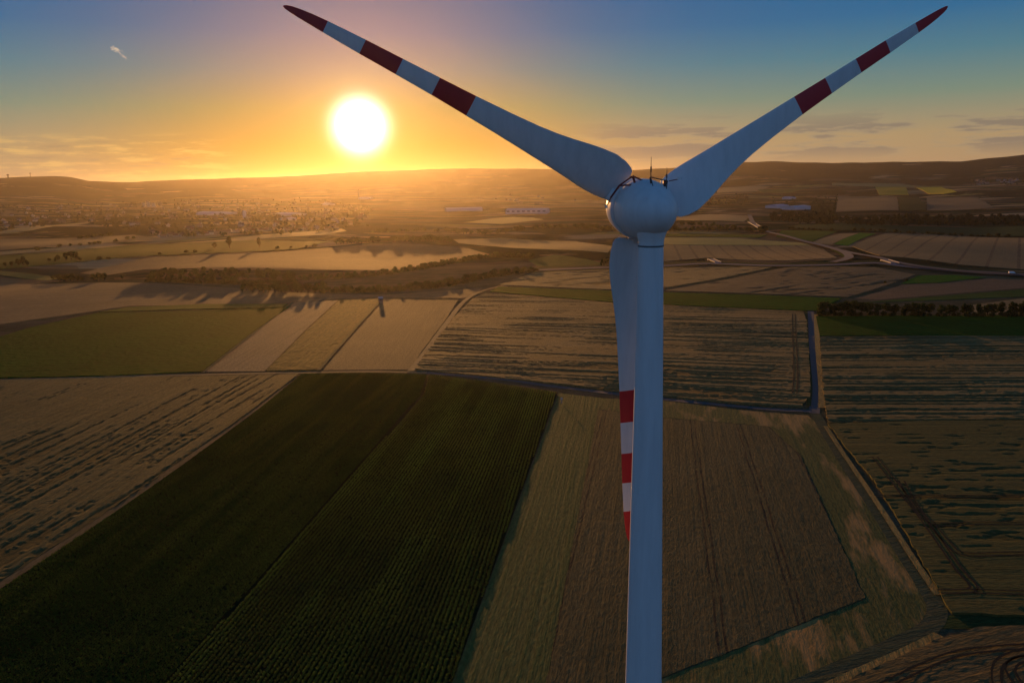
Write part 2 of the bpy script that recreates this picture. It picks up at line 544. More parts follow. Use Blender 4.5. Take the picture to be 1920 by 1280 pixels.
# ------------------------------------------------------------------ ground sheet
def build_ground():
    m, nt, bs = new_mat('ground_cover')
    pos = N(nt, 'ShaderNodeNewGeometry').outputs['Position']
    flat = mapping_n(nt, pos, 0, (1, 1, 0))
    warp = N(nt, 'ShaderNodeTexNoise'); warp.inputs['Scale'].default_value = 0.0012; warp.inputs['Detail'].default_value = 2
    nt.links.new(flat, warp.inputs['Vector'])
    wv = N(nt, 'ShaderNodeVectorMath', operation='MULTIPLY_ADD'); nt.links.new(warp.outputs['Color'], wv.inputs[0])
    wv.inputs[1].default_value = (420, 420, 0); nt.links.new(flat, wv.inputs[2])
    # patchwork of far strips
    STOPS = [(0.0, (.022, .027, .012)), (0.18, (.12, .078, .04)), (0.3, (.035, .045, .018)), (0.44, (.20, .13, .062)),
             (0.54, (.07, .055, .032)), (0.66, (.36, .24, .115)), (0.76, (.040, .042, .022)), (0.88, (.15, .10, .05)), (0.95, (.30, .22, .06))]
    def mosaic(scale, rz, sx):
        v = N(nt, 'ShaderNodeTexVoronoi', distance='CHEBYCHEV'); v.inputs['Scale'].default_value = scale
        nt.links.new(mapping_n(nt, wv.outputs[0], rz, (1, sx, 1)), v.inputs['Vector'])
        s = N(nt, 'ShaderNodeSeparateColor'); nt.links.new(v.outputs['Color'], s.inputs[0])
        return ramp_n(nt, s.outputs[0], STOPS, 'CONSTANT')
    A = mosaic(0.0042, 0.5, 2.6); B = mosaic(0.0030, -0.35, 3.2)
    reg = ramp_n(nt, noise_n(nt, flat, 0.0006, 1), [(0.49, 0.0), (0.51, 1.0)])
    far = mix_n(nt, reg, A, B)
    wood = noise_n(nt, flat, 0.0011, 6, 0.62)
    sepn = N(nt, 'ShaderNodeSeparateXYZ'); nt.links.new(pos, sepn.inputs[0])
    # woods: scattered copses, and the ridges are forest
    rr = math_n(nt, 'SQRT', math_n(nt, 'ADD', math_n(nt, 'MULTIPLY', sepn.outputs[0], sepn.outputs[0]), math_n(nt, 'MULTIPLY', sepn.outputs[1], sepn.outputs[1])))
    up = math_n(nt, 'MULTIPLY', math_n(nt, 'SUBTRACT', rr, 6000.0), 0.00008)
    up = math_n(nt, 'MINIMUM', math_n(nt, 'MAXIMUM', up, 0.0), 0.30)
    wm = ramp_n(nt, math_n(nt, 'ADD', wood, up), [(0.53, 0.0), (0.555, 1.0)])
    far = mix_n(nt, wm, far, (.021, .026, .013))
    # rough grass and bare verges close by
    g1 = noise_n(nt, flat, 0.05, 5, 0.65); g2 = noise_n(nt, flat, 0.9, 4, 0.7)
    near = mix_n(nt, ramp_n(nt, g1, [(0.35, 0.0), (0.65, 1.0)]), (.075, .068, .028), (.13, .10, .055))
    near = mix_n(nt, 1.0, near, ramp_n(nt, g2, [(0.25, 0.5), (0.75, 1.5)]), 'MULTIPLY')
    k = N(nt, 'ShaderNodeMapRange'); nt.links.new(rr, k.inputs[0]); k.inputs[1].default_value = 1000; k.inputs[2].default_value = 1150
    col = mix_n(nt, k.outputs[0], near, far)
    gf = noise_n(nt, mapping_n(nt, flat, 0, (0.02, 0.06, 1)), 1.0, 4)
    col = mix_n(nt, 1.0, col, ramp_n(nt, gf, [(0.25, 0.75), (0.75, 1.25)]), 'MULTIPLY')
    nt.links.new(col, bs.inputs['Base Color'])
    bs.inputs['Roughness'].default_value = 0.95; bs.inputs['Specular IOR Level'].default_value = 0.0
    b = N(nt, 'ShaderNodeBump'); b.inputs['Strength'].default_value = 0.3; b.inputs['Distance'].default_value = 0.4
    nt.links.new(g2, b.inputs['Height']); nt.links.new(b.outputs[0], bs.inputs['Normal'])
    az = np.concatenate([np.radians(np.arange(-50, 50, 0.25)), np.radians(np.arange(50, 310, 2.5))])
    rs = np.concatenate([[15, 40, 80], np.geomspace(120, 14800, 230)])
    A2, R2 = np.meshgrid(az, rs)
    x = (R2 * np.sin(A2)).ravel(); y = (R2 * np.cos(A2)).ravel()
    V = np.column_stack([x, y, H(x, y)])
    n = len(az)
    i = np.arange(len(rs) - 1)[:, None] * n; k = np.arange(n)[None, :]
    a = (i + k).ravel(); b2 = (i + (k + 1) % n).ravel()
    Q = np.column_stack([a, b2, b2 + n, a + n])[:, ::-1]
    V = np.vstack([V, [[0, 0, 0]]])
    o = mesh_np('ground', V, Q, m, smooth=True)
    me = o.data
    cap = mesh_np('ground_centre', np.vstack([V[:n], [[0, 0, 0]]]), [(j, n, (j + 1) % n) for j in range(n)], m)
    # join the middle disc into the one sheet
    import bmesh
    bm = bmesh.new(); bm.from_mesh(me); bm.from_mesh(cap.data)
    bmesh.ops.remove_doubles(bm, verts=bm.verts[:], dist=0.001)
    bm.to_mesh(me); bm.free(); bpy.data.objects.remove(cap)
    tag(o, kind='structure')
build_ground()
#@@FIELDS
# ------------------------------------------------------------------ wind turbine
def build_turbine():
    HUB = np.array([13.9258, 88.3924, CAMZ - 2.8331])
    TX = np.array([14.7735, 83.9730])
    YAW, TILT, PH = 0.189506, math.radians(5), -0.02284
    ax = np.array([-math.sin(YAW) * math.cos(TILT), math.cos(YAW) * math.cos(TILT), math.sin(TILT)])
    right = np.array([math.cos(YAW), math.sin(YAW), 0.0]); up = np.cross(right, ax)
    base = np.array([TX[0], TX[1], 0.0])
    root = empty('wind_turbine', base)
    tag(root, 'tall white wind turbine with red banded blades, seen from behind above the fields', 'wind turbine')

    def paint(name, c, rough):
        m, nt, bs = new_mat(name)
        tc = N(nt, 'ShaderNodeTexCoord').outputs['Object']
        n1 = noise_n(nt, mapping_n(nt, tc, 0, (1.2, 1.2, 0.12)), 1.0, 5, 0.65)
        n2 = noise_n(nt, tc, 0.35, 3)
        col = mix_n(nt, ramp_n(nt, n1, [(0.4, 0.0), (0.75, 1.0)]), c, tuple(v * .86 for v in c))
        col = mix_n(nt, math_n(nt, 'MULTIPLY', n2, 0.25), col, tuple(v * .8 for v in c))
        nt.links.new(col, bs.inputs['Base Color'])
        bs.inputs['Roughness'].default_value = rough; bs.inputs['Specular IOR Level'].default_value = 0.4
        return m
    white = paint('white_gelcoat', (.78, .78, .78), 0.42)
    tower_m = paint('tower_paint', (.76, .78, .79), 0.5)
    red = paint('red_band_paint', (.60, .024, .034), 0.42)
    dark = plain_mat('dark_steel', (.05, .045, .04), 0.5, spec=0.4)
    rust = plain_mat('red_lacquered_steel', (.22, .03, .025), 0.5)
    seam = plain_mat('seam_shadow_rubber', (.12, .12, .12), 0.7)

    # tower: rows of flanged sections on one tapered shell
    z_top = HUB[2] - 3.72
    def dia(z): return 2.58 + (z_top - z) * 0.0317
    mb = MB(); prof = []
    for z in np.linspace(0, z_top, 60): prof.append((z, dia(z) / 2))
    mb.lathe(prof, 72)
    tw = mb.build('tower', tower_m, root, True)
    for z in (z_top - 27.0, z_top - 54.0, z_top - 80.0):
        mb = MB(); r = dia(z) / 2
        mb.lathe([(z - .05, r - .01), (z - .045, r + .012), (z + .045, r + .012), (z + .05, r - .01)], 72)
        mb.build('section_joint', seam if False else tower_m, tw, True)
    mb = MB()
    mb.lathe([(0, 4.2), (.35, 4.2), (.35, 3.2)], 64); mb.build('foundation', plain_mat('concrete', (.35, .34, .32), .9), root)
    # door with its frame at the foot, on the far side
    mb = MB(); mb.box(-.5, .5, dia(1.5) / 2 - .08, dia(1.5) / 2 + .06, 0.4, 2.6); mb.build('door', dark, tw)
    # yaw collar
    mb = MB()
    mb.lathe([(z_top - .16, 1.34), (z_top - .12, 1.37), (z_top - .03, 1.37), (z_top, 1.31)], 64); mb.build('yaw_ring', seam, root, True)
    mb = MB()
    mb.lathe([(z_top, 1.30), (z_top + .25, 1.31), (z_top + .6, 1.36), (z_top + .95, 1.46), (z_top + 1.35, 1.6), (z_top + 1.9, 1.75)], 64)
    mb.build('nacelle_neck', white, root, True)

    # egg-shaped machine house and the turning hub in front of it
    O = HUB - base
    ON = O + up * .16
    def ell(a0, a1, rmax, n, e=2.0):
        out = []
        for t in np.linspace(0, 1, n):
            th = t * math.pi / 2
            out.append((a0 + (a1 - a0) * math.sin(th), rmax * max(math.cos(th), 0) ** (2 / e)))
        return out
    rear = [(a, r) for a, r in reversed(ell(-1.9, -7.6, 3.14, 26))]
    mb = MB(); mb.lathe(rear + [(-1.35, 3.11), (-1.28, 2.95)], 96, ON, ax)
    nac = mb.build('nacelle', white, root, True)
    mb = MB(); mb.lathe([(-1.28, 2.95), (-1.2, 2.95)], 96, O, ax); mb.build('hub_gap', seam, root, True)
    front = [(-1.2, 2.95), (-1.195, 3.22), (-.6, 3.24), (0.6, 3.14)] + ell(0.6, 4.2, 3.14, 22)[1:]
    mb = MB(); mb.lathe(front, 96, O, ax)
    hub = mb.build('hub', white, root, True)
    # shell joints of the machine house
    for a in ():
        rr = 3.5 * math.sqrt(max(0, 1 - ((a + 1.9) / 6.1) ** 2))
        mb = MB(); mb.lathe([(a - .02, rr - .02), (a - .015, rr + .006), (a + .015, rr + .006), (a + .02, rr - .02)], 96, O, ax)
        mb.build('shell_joint', seam, nac, True)
    # roof hatch
    def on_top(a, side, lift=0.0):
        rr = 3.14 * math.sqrt(max(0, 1 - (min(a + 1.9, 0) / 5.7) ** 2))
        s = side / rr
        return ON + ax * a + (up * math.cos(s) + right * math.sin(s)) * (rr + lift)

    # blades
    RR = [2.9, 3.2, 3.6, 4.5, 5.6, 7.0, 8.6, 10.2, 12.0, 14.0, 17.0, 21.1, 25.1, 29.1, 33.0, 36.85, 38.3, 39.5, 40.3, 40.8, 41.0]
    TR = [2.35, 2.9, 3.18, 3.45, 3.56, 3.40, 3.08, 2.72, 2.38, 2.10, 1.82, 1.53, 1.33, 1.15, 1.00, .80, .68, .53, .38, .22, .06]
    LE = [-.9, -.97, -1.02, -1.1, -1.14, -1.12, -1.05, -.98, -.92, -.85, -.75, -.64, -.55, -.50, -.47, -.36, -.31, -.26, -.20, -.13, -.04]
    TW = [27, 27, 27, 26.5, 25.5, 23, 20, 17, 14.5, 12, 9, 6.5, 5, 3.5, 2.5, 1.2, 1, .6, .3, 0, 0]
    TH = [.48, .42, .38, .34, .31, .28, .26, .25, .24, .23, .22, .20, .19, .18, .17, .15, .14, .13, .12, .11, .1]
    rs = list(RR)
    xs = sorted(set(RR) | set(np.linspace(3.2, 36, 40).tolist()))
    ip = lambda A: np.interp(xs, RR, A)
    tr, le, twi, th = ip(TR), ip(LE), np.radians(ip(TW)), ip(TH)
    nseg = 17
    cx = (1 - np.cos(np.linspace(0, math.pi, nseg))) / 2
    yt = 5 * (0.2969 * np.sqrt(cx) - .126 * cx - .3516 * cx ** 2 + .2843 * cx ** 3 - .1036 * cx ** 4)
    for k, sweep in ((0, .18), (1, .20), (2, -.22)):
        a = PH + k * 2 * math.pi / 3
        e = -math.cos(a) * up - math.sin(a) * right
        l = np.cross(ax, e)
        V = []
        for i, r in enumerate(xs):
            c = tr[i] - le[i]
            sw = sweep * math.sin(min(1, r / 41) * math.pi) * (1 if r > 3 else 1)
            ct, st = math.cos(twi[i]), math.sin(twi[i])
            w = max(0.0, 1 - (r - 2.9) / 5.5) ** 1.5
            ring = [(u, +yt[j] * th[i] * .55) for j, u in enumerate(cx)] + [(cx[j], -yt[j] * th[i] * .45) for j in range(nseg - 2, 0, -1)]
            for u, t in ring:
                lat = le[i] + c * u + sw
                axl = -lat * math.tan(twi[i])
                p_l = lat + t * c * st; p_a = axl + t * c * ct
                rv = r
                if w > 0: rv = r + w * (.62 - .27 * lat)
                V.append(O + e * rv + l * p_l + ax * p_a)
        m = len(ring); Fs = []; mi = []
        for i in range(len(xs) - 1):
            rm = (xs[i] + xs[i + 1]) / 2
            isred = rm > 36.85 or 29.1 < rm < 33.0 or 21.1 < rm < 25.1
            for j in range(m):
                j2 = (j + 1) % m
                Fs.append((i * m + j, i * m + j2, (i + 1) * m + j2, (i + 1) * m + j)); mi.append(1 if isred else 0)
        Fs.append(tuple(range(m - 1, -1, -1))); mi.append(2)
        Fs.append(tuple(range((len(xs) - 1) * m, len(xs) * m))); mi.append(1)
        b = mesh_np('blade', np.array(V), Fs, parent=root, smooth=True, mats=[white, red, seam], midx=mi)
        mb = MB(); mb.tube(O + e * 1.2, O + e * 3.75, 1.15, .85, 32)
        mb.build('blade_root', white, b, True)
        # joint line of the bolted-on root fairing
        mb = MB()
        for i0 in (0,):
            pass
    # roof equipment: rail frame with two antenna rods, lamp arm, lightning frame by the left blade
    mb = MB()
    p = [on_top(-4.2, s) for s in (-.35, .1, 1.15, 1.6)]
    bars = [on_top(-4.2, s, .62) for s in (-.15, 1.45)]
    mb.tube(bars[0], bars[1], .055); mb.tube(on_top(-4.2, -.1, -.1), bars[0], .1)
    mb.tube(on_top(-4.2, 1.4, -.15), bars[1], .1)
    mb.tube(on_top(-5.0, -.15, -.1), bars[0], .045); mb.tube(on_top(-5.0, 1.45, -.2), bars[1], .045)
    for s in ():
        mb.tube(on_top(-4.2, s, -.1), on_top(-4.2, s + .1, .62), .06)
    mb.build('roof_frame', dark, root)
    for s, hh, rad in ((-.12, 2.15, .05), (1.42, 1.45, .05)):
        mb = MB(); q = on_top(-4.2, s, .5); mb.tube(q, q + np.array([0, 0, hh]), rad, .02)
        mb.tube(q + np.array([0, 0, hh * .28]), q + np.array([0, 0, hh * .55]), rad + .03, rad + .03)
        mb.build('antenna', dark, root)
    q = on_top(-3.4, 1.9, -.1)
    mb = MB(); mb.box(q[0] - .16, q[0] + .16, q[1] - .15, q[1] + .15, q[2] - .35, q[2] + .75); mb.build('equipment_box', rust, root)
    q = on_top(-3.4, 1.9, .65)
    mb = MB(); e2 = q + right * 1.15 + up * .2; mb.tube(q, e2, .05); arm = mb.build('lamp_arm', rust, root)
    mb = MB(); mb.tube(e2 - np.array([0, 0, .05]), e2 + np.array([0, 0, .22]), .27, .24, 16); mb.build('warning_lamp', plain_mat('lamp_glass', (.75, .72, .72), .15, spec=.6), arm)
    mb = MB()
    f0 = on_top(-2.6, -1.3, .7)
    f1 = on_top(-2.6, -2.7, .8); f2 = on_top(-2.6, -.5, -.05); f3 = on_top(-2.6, -1.35, -.1)
    mb.tube(f1, f0, .085); mb.tube(f0, f2, .085); mb.tube(f0, f3, .12); mb.tube(f1, on_top(-2.6, -1.7, -.1), .085)
    mb.tube(f1, on_top(-1.6, -3.9, .6), .1)
    mb.build('lightning_frame', rust, root)
    # tip of the arrester bar that catches the sun left of the nacelle
    mb = MB(); q = on_top(-1.5, -4.75, .8); mb.tube(on_top(-1.6, -3.9, .6), q, .06); bar = mb.build('arrester_bar', rust, root)
    mb = MB(); mb.tube(q + np.array([-.05, 0, -.15]), q + np.array([-.05, 0, .22]), .15, .15, 12); mb.build('arrester_tip', plain_mat('bright_metal', (.8, .8, .8), .25, metal=.8), bar)
build_turbine()
# ------------------------------------------------------------------ crops and stubble
WHEAT_A, WHEAT_B, WHEAT_D = (.33, .215, .125), (.25, .160, .09), (.135, .085, .045)
TAN_A, TAN_B, TAN_D = (.24, .16, .088), (.19, .125, .068), (.12, .08, .04)
BRN_A, BRN_B, BRN_D = (.135, .088, .055), (.105, .072, .042), (.07, .05, .028)
GRN_A, GRN_B, GRN_D = (.027, .078, .007), (.020, .060, .006), (.014, .036, .005)
OLV_A, OLV_B, OLV_D = (.070, .090, .022), (.055, .074, .018), (.035, .045, .012)
SOIL = (.05, .038, .024)


def lodged(theta, depth, thr, sx=30.0, sy=2.4, seed=1, big=60.0, bias=None, base=0.12):
    """flattened swathes in standing corn: real hollows along the drill direction"""
    c, s = math.cos(theta), math.sin(theta)
    def f(x, y):
        u, v = x * c + y * s, -x * s + y * c
        n = fbm(u / sx, v / sy, seed, 2) * 0.68 + fbm(u / 3.0, v / 1.6, seed + 3, 2) * 0.16 + fbm(u / big, v / big, seed + 7, 3) * 0.35
        t = thr if bias is None else thr + bias(x, y)
        m = sstep(t, t + 0.07, n)
        return -depth * m + base * ((fbm(u / 3.0, v / 1.5, seed + 11, 2) - 0.5) * 2 + (fbm(u / 26.0, v / 1.8, seed + 13, 2) - 0.5) * 2)
    return f


def rough(amp, theta=0.0, sx=6.0, sy=2.0, seed=3):
    c, s = math.cos(theta), math.sin(theta)
    return lambda x, y: amp * (fbm((x * c + y * s) / sx, (-x * s + y * c) / sy, seed, 3) - 0.5) * 2


# --- near right: wheat with tramlines right of the tower
TH3 = ang((1310, 800), (1375, 1220))
field('wheat_field', [(1122, 768), (1244, 784), (1440, 800), (1500, 853), (1560, 985), (1622, 1121), (1248, 1268), (1120, 1330), (980, 1420), (1025, 1280), (1090, 935)],
      0.22, field_mat('ripe_wheat_tramlines', (.14, .104, .056), (.112, .086, .045), (.085, .066, .032), TH3, 0.35, (21.0, 3.0, 0.34, (.035, .028, .018)), 1.2, 0.5),
      'dark ripe wheat with paired tramlines right of the turbine tower', 'stuff', 'wheat', 1.6, rough(.07, TH3, 5, 1.5), 0.5)
# --- stubble strip between maize and wheat
TH2 = ang((1060, 800), (930, 1280))
field('stubble_field', [(1048, 737), (1135, 747), (1122, 768), (1090, 935), (1025, 1280), (980, 1420), (800, 1420), (848, 1280), (960, 975)],
      0.12, field_mat('greenish_stubble', (.15, .138, .052), (.12, .118, .044), (.085, .094, .028), TH2, 0.7, None, 1.0, 0.4, sscale=1.6),
      'pale greenish stubble strip between the dark maize and the turbine tower', 'structure', None, 8.0)
# --- headland around the wheat
hm = field_mat('headland_stubble', (.125, .118, .046), (.10, .098, .036), (.16, .12, .05), ang((1540, 800), (1740, 1130)), 0.5, None, 1.0, 0.4,
               patch=((.42, .23, .07), 0.022, 0.10, 0.53))  # golden patches: orange sunlight on the stubble, painted into its colour
field('stubble_headland', [(1135, 747), (1250, 752), (1400, 770), (1515, 779), (1540, 800), (1590, 880), (1650, 965), (1735, 1120), (1742, 1150), (1722, 1172), (1590, 1232), (1450, 1310), (1300, 1400), (980, 1420), (1120, 1332),
                             (1248, 1270), (1624, 1123), (1562, 985), (1502, 853), (1442, 799), (1246, 783), (1124, 767)],
      0.10, hm, None, 'structure', None, 7.0)
# --- right: unripe dark field beside the farm track
TH5 = ang((1640, 935), (1900, 935))
f5m = field_mat('dark_unripe_grain', (.090, .086, .036), (.102, .090, .038), (.060, .058, .022), TH5, 0.5, None, 1.3, 0.5)
field('grain_field', [(1552, 797), (1700, 792), (1920, 790), (2250, 788), (2350, 1150), (1920, 1158), (1785, 1152), (1764, 1118), (1690, 985), (1640, 905), (1590, 845)],
      0.8, f5m, 'dark green grain with crushed patches right of the farm track', 'stuff', 'grain', 1.3,
      lodged(TH5, .24, .71, 9, 2.4, 21, 45, lambda x, y: .0 + .10 * sstep(60, 150, x - 0.62 * (y - 120)), .035), .6)
# --- right: ripe grain above it, lodged in bands
TH7 = ang((1560, 745), (1900, 745))
f7m = field_mat('ripe_grain_bands', (.26, .175, .088), (.20, .14, .07), (.09, .076, .03), TH7, 0.75, None, 1.2, 0.6, sscale=0.7)
field('grain_field', [(1537, 633), (1700, 631), (1920, 632), (2300, 632), (2350, 786), (1920, 788), (1700, 790), (1552, 795), (1544, 735), (1540, 690)],
      0.85, f7m, 'ripe grain flattened in long dark bands right of the lane', 'stuff', 'grain', 1.25,
      lodged(TH7, .42, .59, 90, 2.2, 33, 80, lambda x, y: .06 - .10 * sstep(520, 400, y), .06), .6)
# --- dark green strip below the tree row
field('green_field', [(1530, 594), (1700, 592), (1920, 592), (2300, 594), (2300, 630), (1920, 630), (1700, 629), (1537, 630)],
      0.5, field_mat('dark_green_crop', GRN_A, GRN_B, GRN_D, TH7, 0.5, None, 1.0, 0.5, patch=((.16, .10, .025), .012, .03, .60)),
      'dark green crop strip in front of the long tree row', 'stuff', 'crop', 2.5, rough(.2, TH7, 3, 3))
# --- big ripe field across the middle
TH9 = ang((900, 640), (1480, 660))
f9m = field_mat('ripe_grain_lodged', (.32, .20, .098), (.25, .158, .078), (.13, .088, .04), TH9, 0.7, None, 1.2, 0.6, sscale=0.8)
field('grain_field', [(912, 549), (1150, 569), (1506, 585), (1513, 605), (1518, 690), (1519, 745), (1503, 764), (1440, 762), (1250, 744), (1050, 721), (850, 700), (778, 693), (800, 660), (850, 597), (885, 562)],
      0.85, f9m, 'broad ripe grain field flattened in dark streaks behind the tower', 'stuff', 'grain', 1.35,
      lodged(TH9, .4, .59, 70, 2.1, 51, 90, lambda x, y: -.09 * sstep(580, 450, y) + .05, .06), .8)
# --- green strip beyond it
field('green_field', [(935, 538), (1150, 546), (1400, 553), (1578, 560), (1530, 583), (1506, 583), (1150, 567), (918, 547)],
      0.6, field_mat('green_crop_strip', (.018, .090, .007), (.014, .072, .006), GRN_D, TH9, 0.4), 'narrow green crop strip beyond the broad ripe field', 'stuff', 'crop', 3.0, rough(.2, TH9, 3, 3))
# --- fields left of the curving farm track
TH11 = ang((660, 690), (770, 570))
field('stubble_field', [(720, 561), (858, 563), (838, 596), (790, 660), (768, 693), (602, 694), (665, 622)], 0.15,
      field_mat('brown_stubble', (.20, .135, .078), (.17, .118, .068), (.13, .09, .05), TH11, 0.4), None, 'structure', None, 14.0)
field('beet_field', [(637, 563), (717, 561), (662, 622), (599, 694), (499, 696), (575, 620)], 0.6,
      field_mat('speckled_olive_crop', (.105, .088, .028), (.085, .075, .024), (.05, .05, .018), TH11, 0.4, None, 0.6, 0.6, spot=(.25, (.04, .035, .014))),
      'speckled olive crop strip between two brown stubble strips', 'stuff', 'crop', 4.0, rough(.2, TH11, 3, 3))
field('stubble_field', [(553, 567), (634, 563), (572, 620), (496, 696), (384, 697), (470, 628)], 0.15,
      field_mat('pale_stubble_strip', (.26, .175, .115), (.22, .15, .095), (.14, .095, .055), TH11, 0.55), None, 'structure', None, 10.0)
TH14 = ang((100, 650), (450, 645))
field('green_field', [(-250, 690), (-150, 660), (0, 632), (60, 614), (180, 588), (530, 578), (545, 574), (468, 628), (380, 697), (200, 705), (0, 709), (-250, 716)], 0.6,
      field_mat('left_green_crop', (.014, .074, .006), (.011, .060, .005), (.010, .040, .004), TH14, 0.5, None, 1.0, 0.5),
      'deep green crop field at the left above the lane', 'stuff', 'crop', 2.2, rough(.22, TH14, 2.6, 2.4))
field('green_field', [(185, 586), (240, 577), (380, 571), (540, 571), (530, 577), (330, 581)], 0.75,
      field_mat('yellow_green_strip', (.115, .115, .022), (.10, .10, .02), (.07, .07, .018), TH14, 0.4),
      'narrow yellow green strip along the far edge of the deep green field', 'stuff', 'crop', 14.0)
TH15 = ang((100, 590), (700, 552))
f15 = field_mat('mauve_stubble', (.21, .135, .085), (.17, .112, .07), (.105, .072, .042), TH15, 0.6, None, .8, .4, sscale=.5)
field('stubble_field', [(-250, 540), (0, 532), (250, 530), (440, 540), (600, 551), (720, 553), (860, 543), (905, 539), (890, 553), (868, 559), (718, 557), (634, 560), (540, 568), (240, 574), (180, 583), (0, 608), (-250, 640)], 0.15,
      f15, None, 'structure', None, 12.0)
# --- near left: grain flattened in streaks
TH16 = ang((60, 1020), (540, 715))
f16 = field_mat('streaked_grain', (.175, .128, .06), (.14, .106, .05), (.08, .07, .03), TH16, 0.65, None, 1.2, .6)
field('grain_field', [(-300, 726), (0, 714), (230, 709), (400, 706), (560, 703), (470, 772), (330, 872), (150, 995), (0, 1092), (-250, 1250)], 0.75, f16,
      'ripe grain flattened in diagonal streaks at the left edge', 'stuff', 'grain', 1.2,
      lodged(TH16, .34, .595, 80, 1.7, 71, 50, lambda x, y: .16 * sstep(380, 460, y - 0.25 * x), .06), .5)
# --- right middle
field('stubble_field', [(1190, 447), (1243, 446.5), (1390, 448.5), (1500, 455.5), (1520, 460), (1390, 460), (1243, 459), (1190, 459)], 1.0, field_mat('bright_gold_band', (.48, .31, .10), (.42, .27, .09), (.32, .2, .08), .1, .3), None, 'structure', None, 14.0)
TH30 = ang((1290, 490), (1270, 452))
field('grain_field', [(1200, 446), (1243, 446), (1390, 448), (1500, 455), (1545, 468), (1570, 484), (1480, 489), (1400, 488), (1330, 484), (1243, 491), (1190, 492)], 0.6,
      field_mat('golden_grain', (.22, .138, .082), (.19, .12, .07), (.14, .09, .05), TH30, .3, (26.0, 4.0, .9, (.07, .05, .03))), 'golden ripe field with faint tramlines just right of the tower top', 'stuff', 'grain', 14.0)
field('green_field', [(1180, 441), (1260, 438), (1440, 440), (1425, 446), (1243, 444), (1180, 445)], 0.6,
      field_mat('thin_green_band', GRN_A, GRN_B, GRN_D), 'thin green band along the far edge of the golden field', 'stuff', 'crop', 18.0)
TH33 = ang((1280, 545), (1600, 505))
field('grain_field', [(1200, 503), (1243, 502), (1460, 499), (1420, 508), (1243, 541), (1150, 544), (935, 535), (1000, 512), (1100, 506)], 0.8,
      field_mat('gold_grain_streaked', (.32, .205, .10), (.28, .18, .09), (.14, .092, .045), TH33, .65), 'golden ripe field streaked dark on both sides of the tower', 'stuff', 'grain', 7.0,
      lodged(TH33, .6, .72, 50, 5, 91, 90, None, .1))
field('grain_field', [(1246, 546), (1425, 512), (1480, 501), (1640, 502), (1716, 516), (1650, 540), (1590, 558), (1400, 551)], 0.8,
      field_mat('brown_grain_streaked', (.20, .132, .082), (.17, .112, .07), (.105, .07, .04), TH33, .6), 'brown ripe field with slanting streaks below the trunk road', 'stuff', 'grain', 6.0,
      lodged(TH33, .6, .72, 50, 5, 97, 90, None, .1))
field('green_field', [(1690, 532), (1722, 517), (1790, 516), (1850, 520), (1760, 530)], 0.4, field_mat('small_green_plot', (.05, .13, .012), (.04, .11, .01), GRN_A),
      'small bright green plot below the trunk road at the right', 'stuff', 'crop', 10.0)
field('stubble_field', [(1600, 560), (1692, 534), (1765, 531), (1860, 522), (2000, 527), (2200, 532), (2200, 545), (1920, 540), (1760, 553), (1650, 562)], 0.12,
      field_mat('reddish_stubble', (.17, .095, .07), (.14, .085, .06), (.10, .07, .045), TH33, .4), None, 'structure', None, 12.0)
field('green_field', [(1610, 568), (1660, 564), (1770, 555), (1920, 543), (2200, 548), (2200, 560), (1920, 556), (1760, 563)], 0.4, field_mat('olive_band', OLV_A, OLV_B, OLV_D),
      'olive green band behind the long tree row', 'stuff', 'crop', 12.0)
field('stubble_field', [(1820, 572), (1920, 559), (2200, 563), (2200, 590), (1830, 589)], 0.12, field_mat('pale_plot', TAN_A, TAN_B, TAN_D), None, 'structure', None, 14.0)
TH36 = ang((1740, 500), (1800, 447))
field('grain_field', [(1598, 462), (1660, 438), (1760, 441), (1920, 447), (2200, 452), (2250, 520), (1920, 506), (1800, 497), (1720, 486), (1650, 480)], 0.8,
      field_mat('tramlined_grain', (.195, .132, .08), (.165, .115, .07), (.12, .085, .05), TH36, .3, (34.0, 6.0, 1.0, (.06, .045, .028))),
      'brown ripe field crossed by wide tramlines at the right beyond the trunk road', 'stuff', 'grain', 14.0)
field('green_field', [(1563, 458), (1612, 437), (1642, 438), (1590, 461)], 0.5, field_mat('bright_green_strip', (.06, .15, .012), (.05, .13, .012), GRN_A),
      'bright green strip slanting beside the tramlined field', 'stuff', 'crop', 12.0)
field('stubble_field', [(1520, 456), (1575, 438), (1610, 437), (1560, 458)], 0.12, field_mat('pinkish_strip', (.25, .165, .11), TAN_A, TAN_D), None, 'structure', None, 16.0)
field('green_field', [(1455, 444), (1465, 432), (1570, 434), (1525, 453)], 0.5, field_mat('meadow_green', (.034, .085, .012), GRN_B, GRN_D),
      'dull green meadow inside the bend of the curving road', 'stuff', 'crop', 16.0)
field('meadow', [(1552, 464), (1575, 468), (1592, 480), (1586, 484), (1570, 474)], 0.3, field_mat('verge_olive', OLV_A, OLV_B, OLV_D), None, 'structure', None, 14.0)
field('green_field', [(1500, 421), (1700, 424), (1920, 424), (2200, 426), (2200, 446), (1920, 443), (1760, 438), (1660, 435), (1570, 431), (1480, 428)], 0.5,
      field_mat('dark_meadow', (.030, .045, .018), (.036, .05, .02), (.025, .035, .014)), 'dark green meadow belt below the wood at the right', 'stuff', 'crop', 20.0)
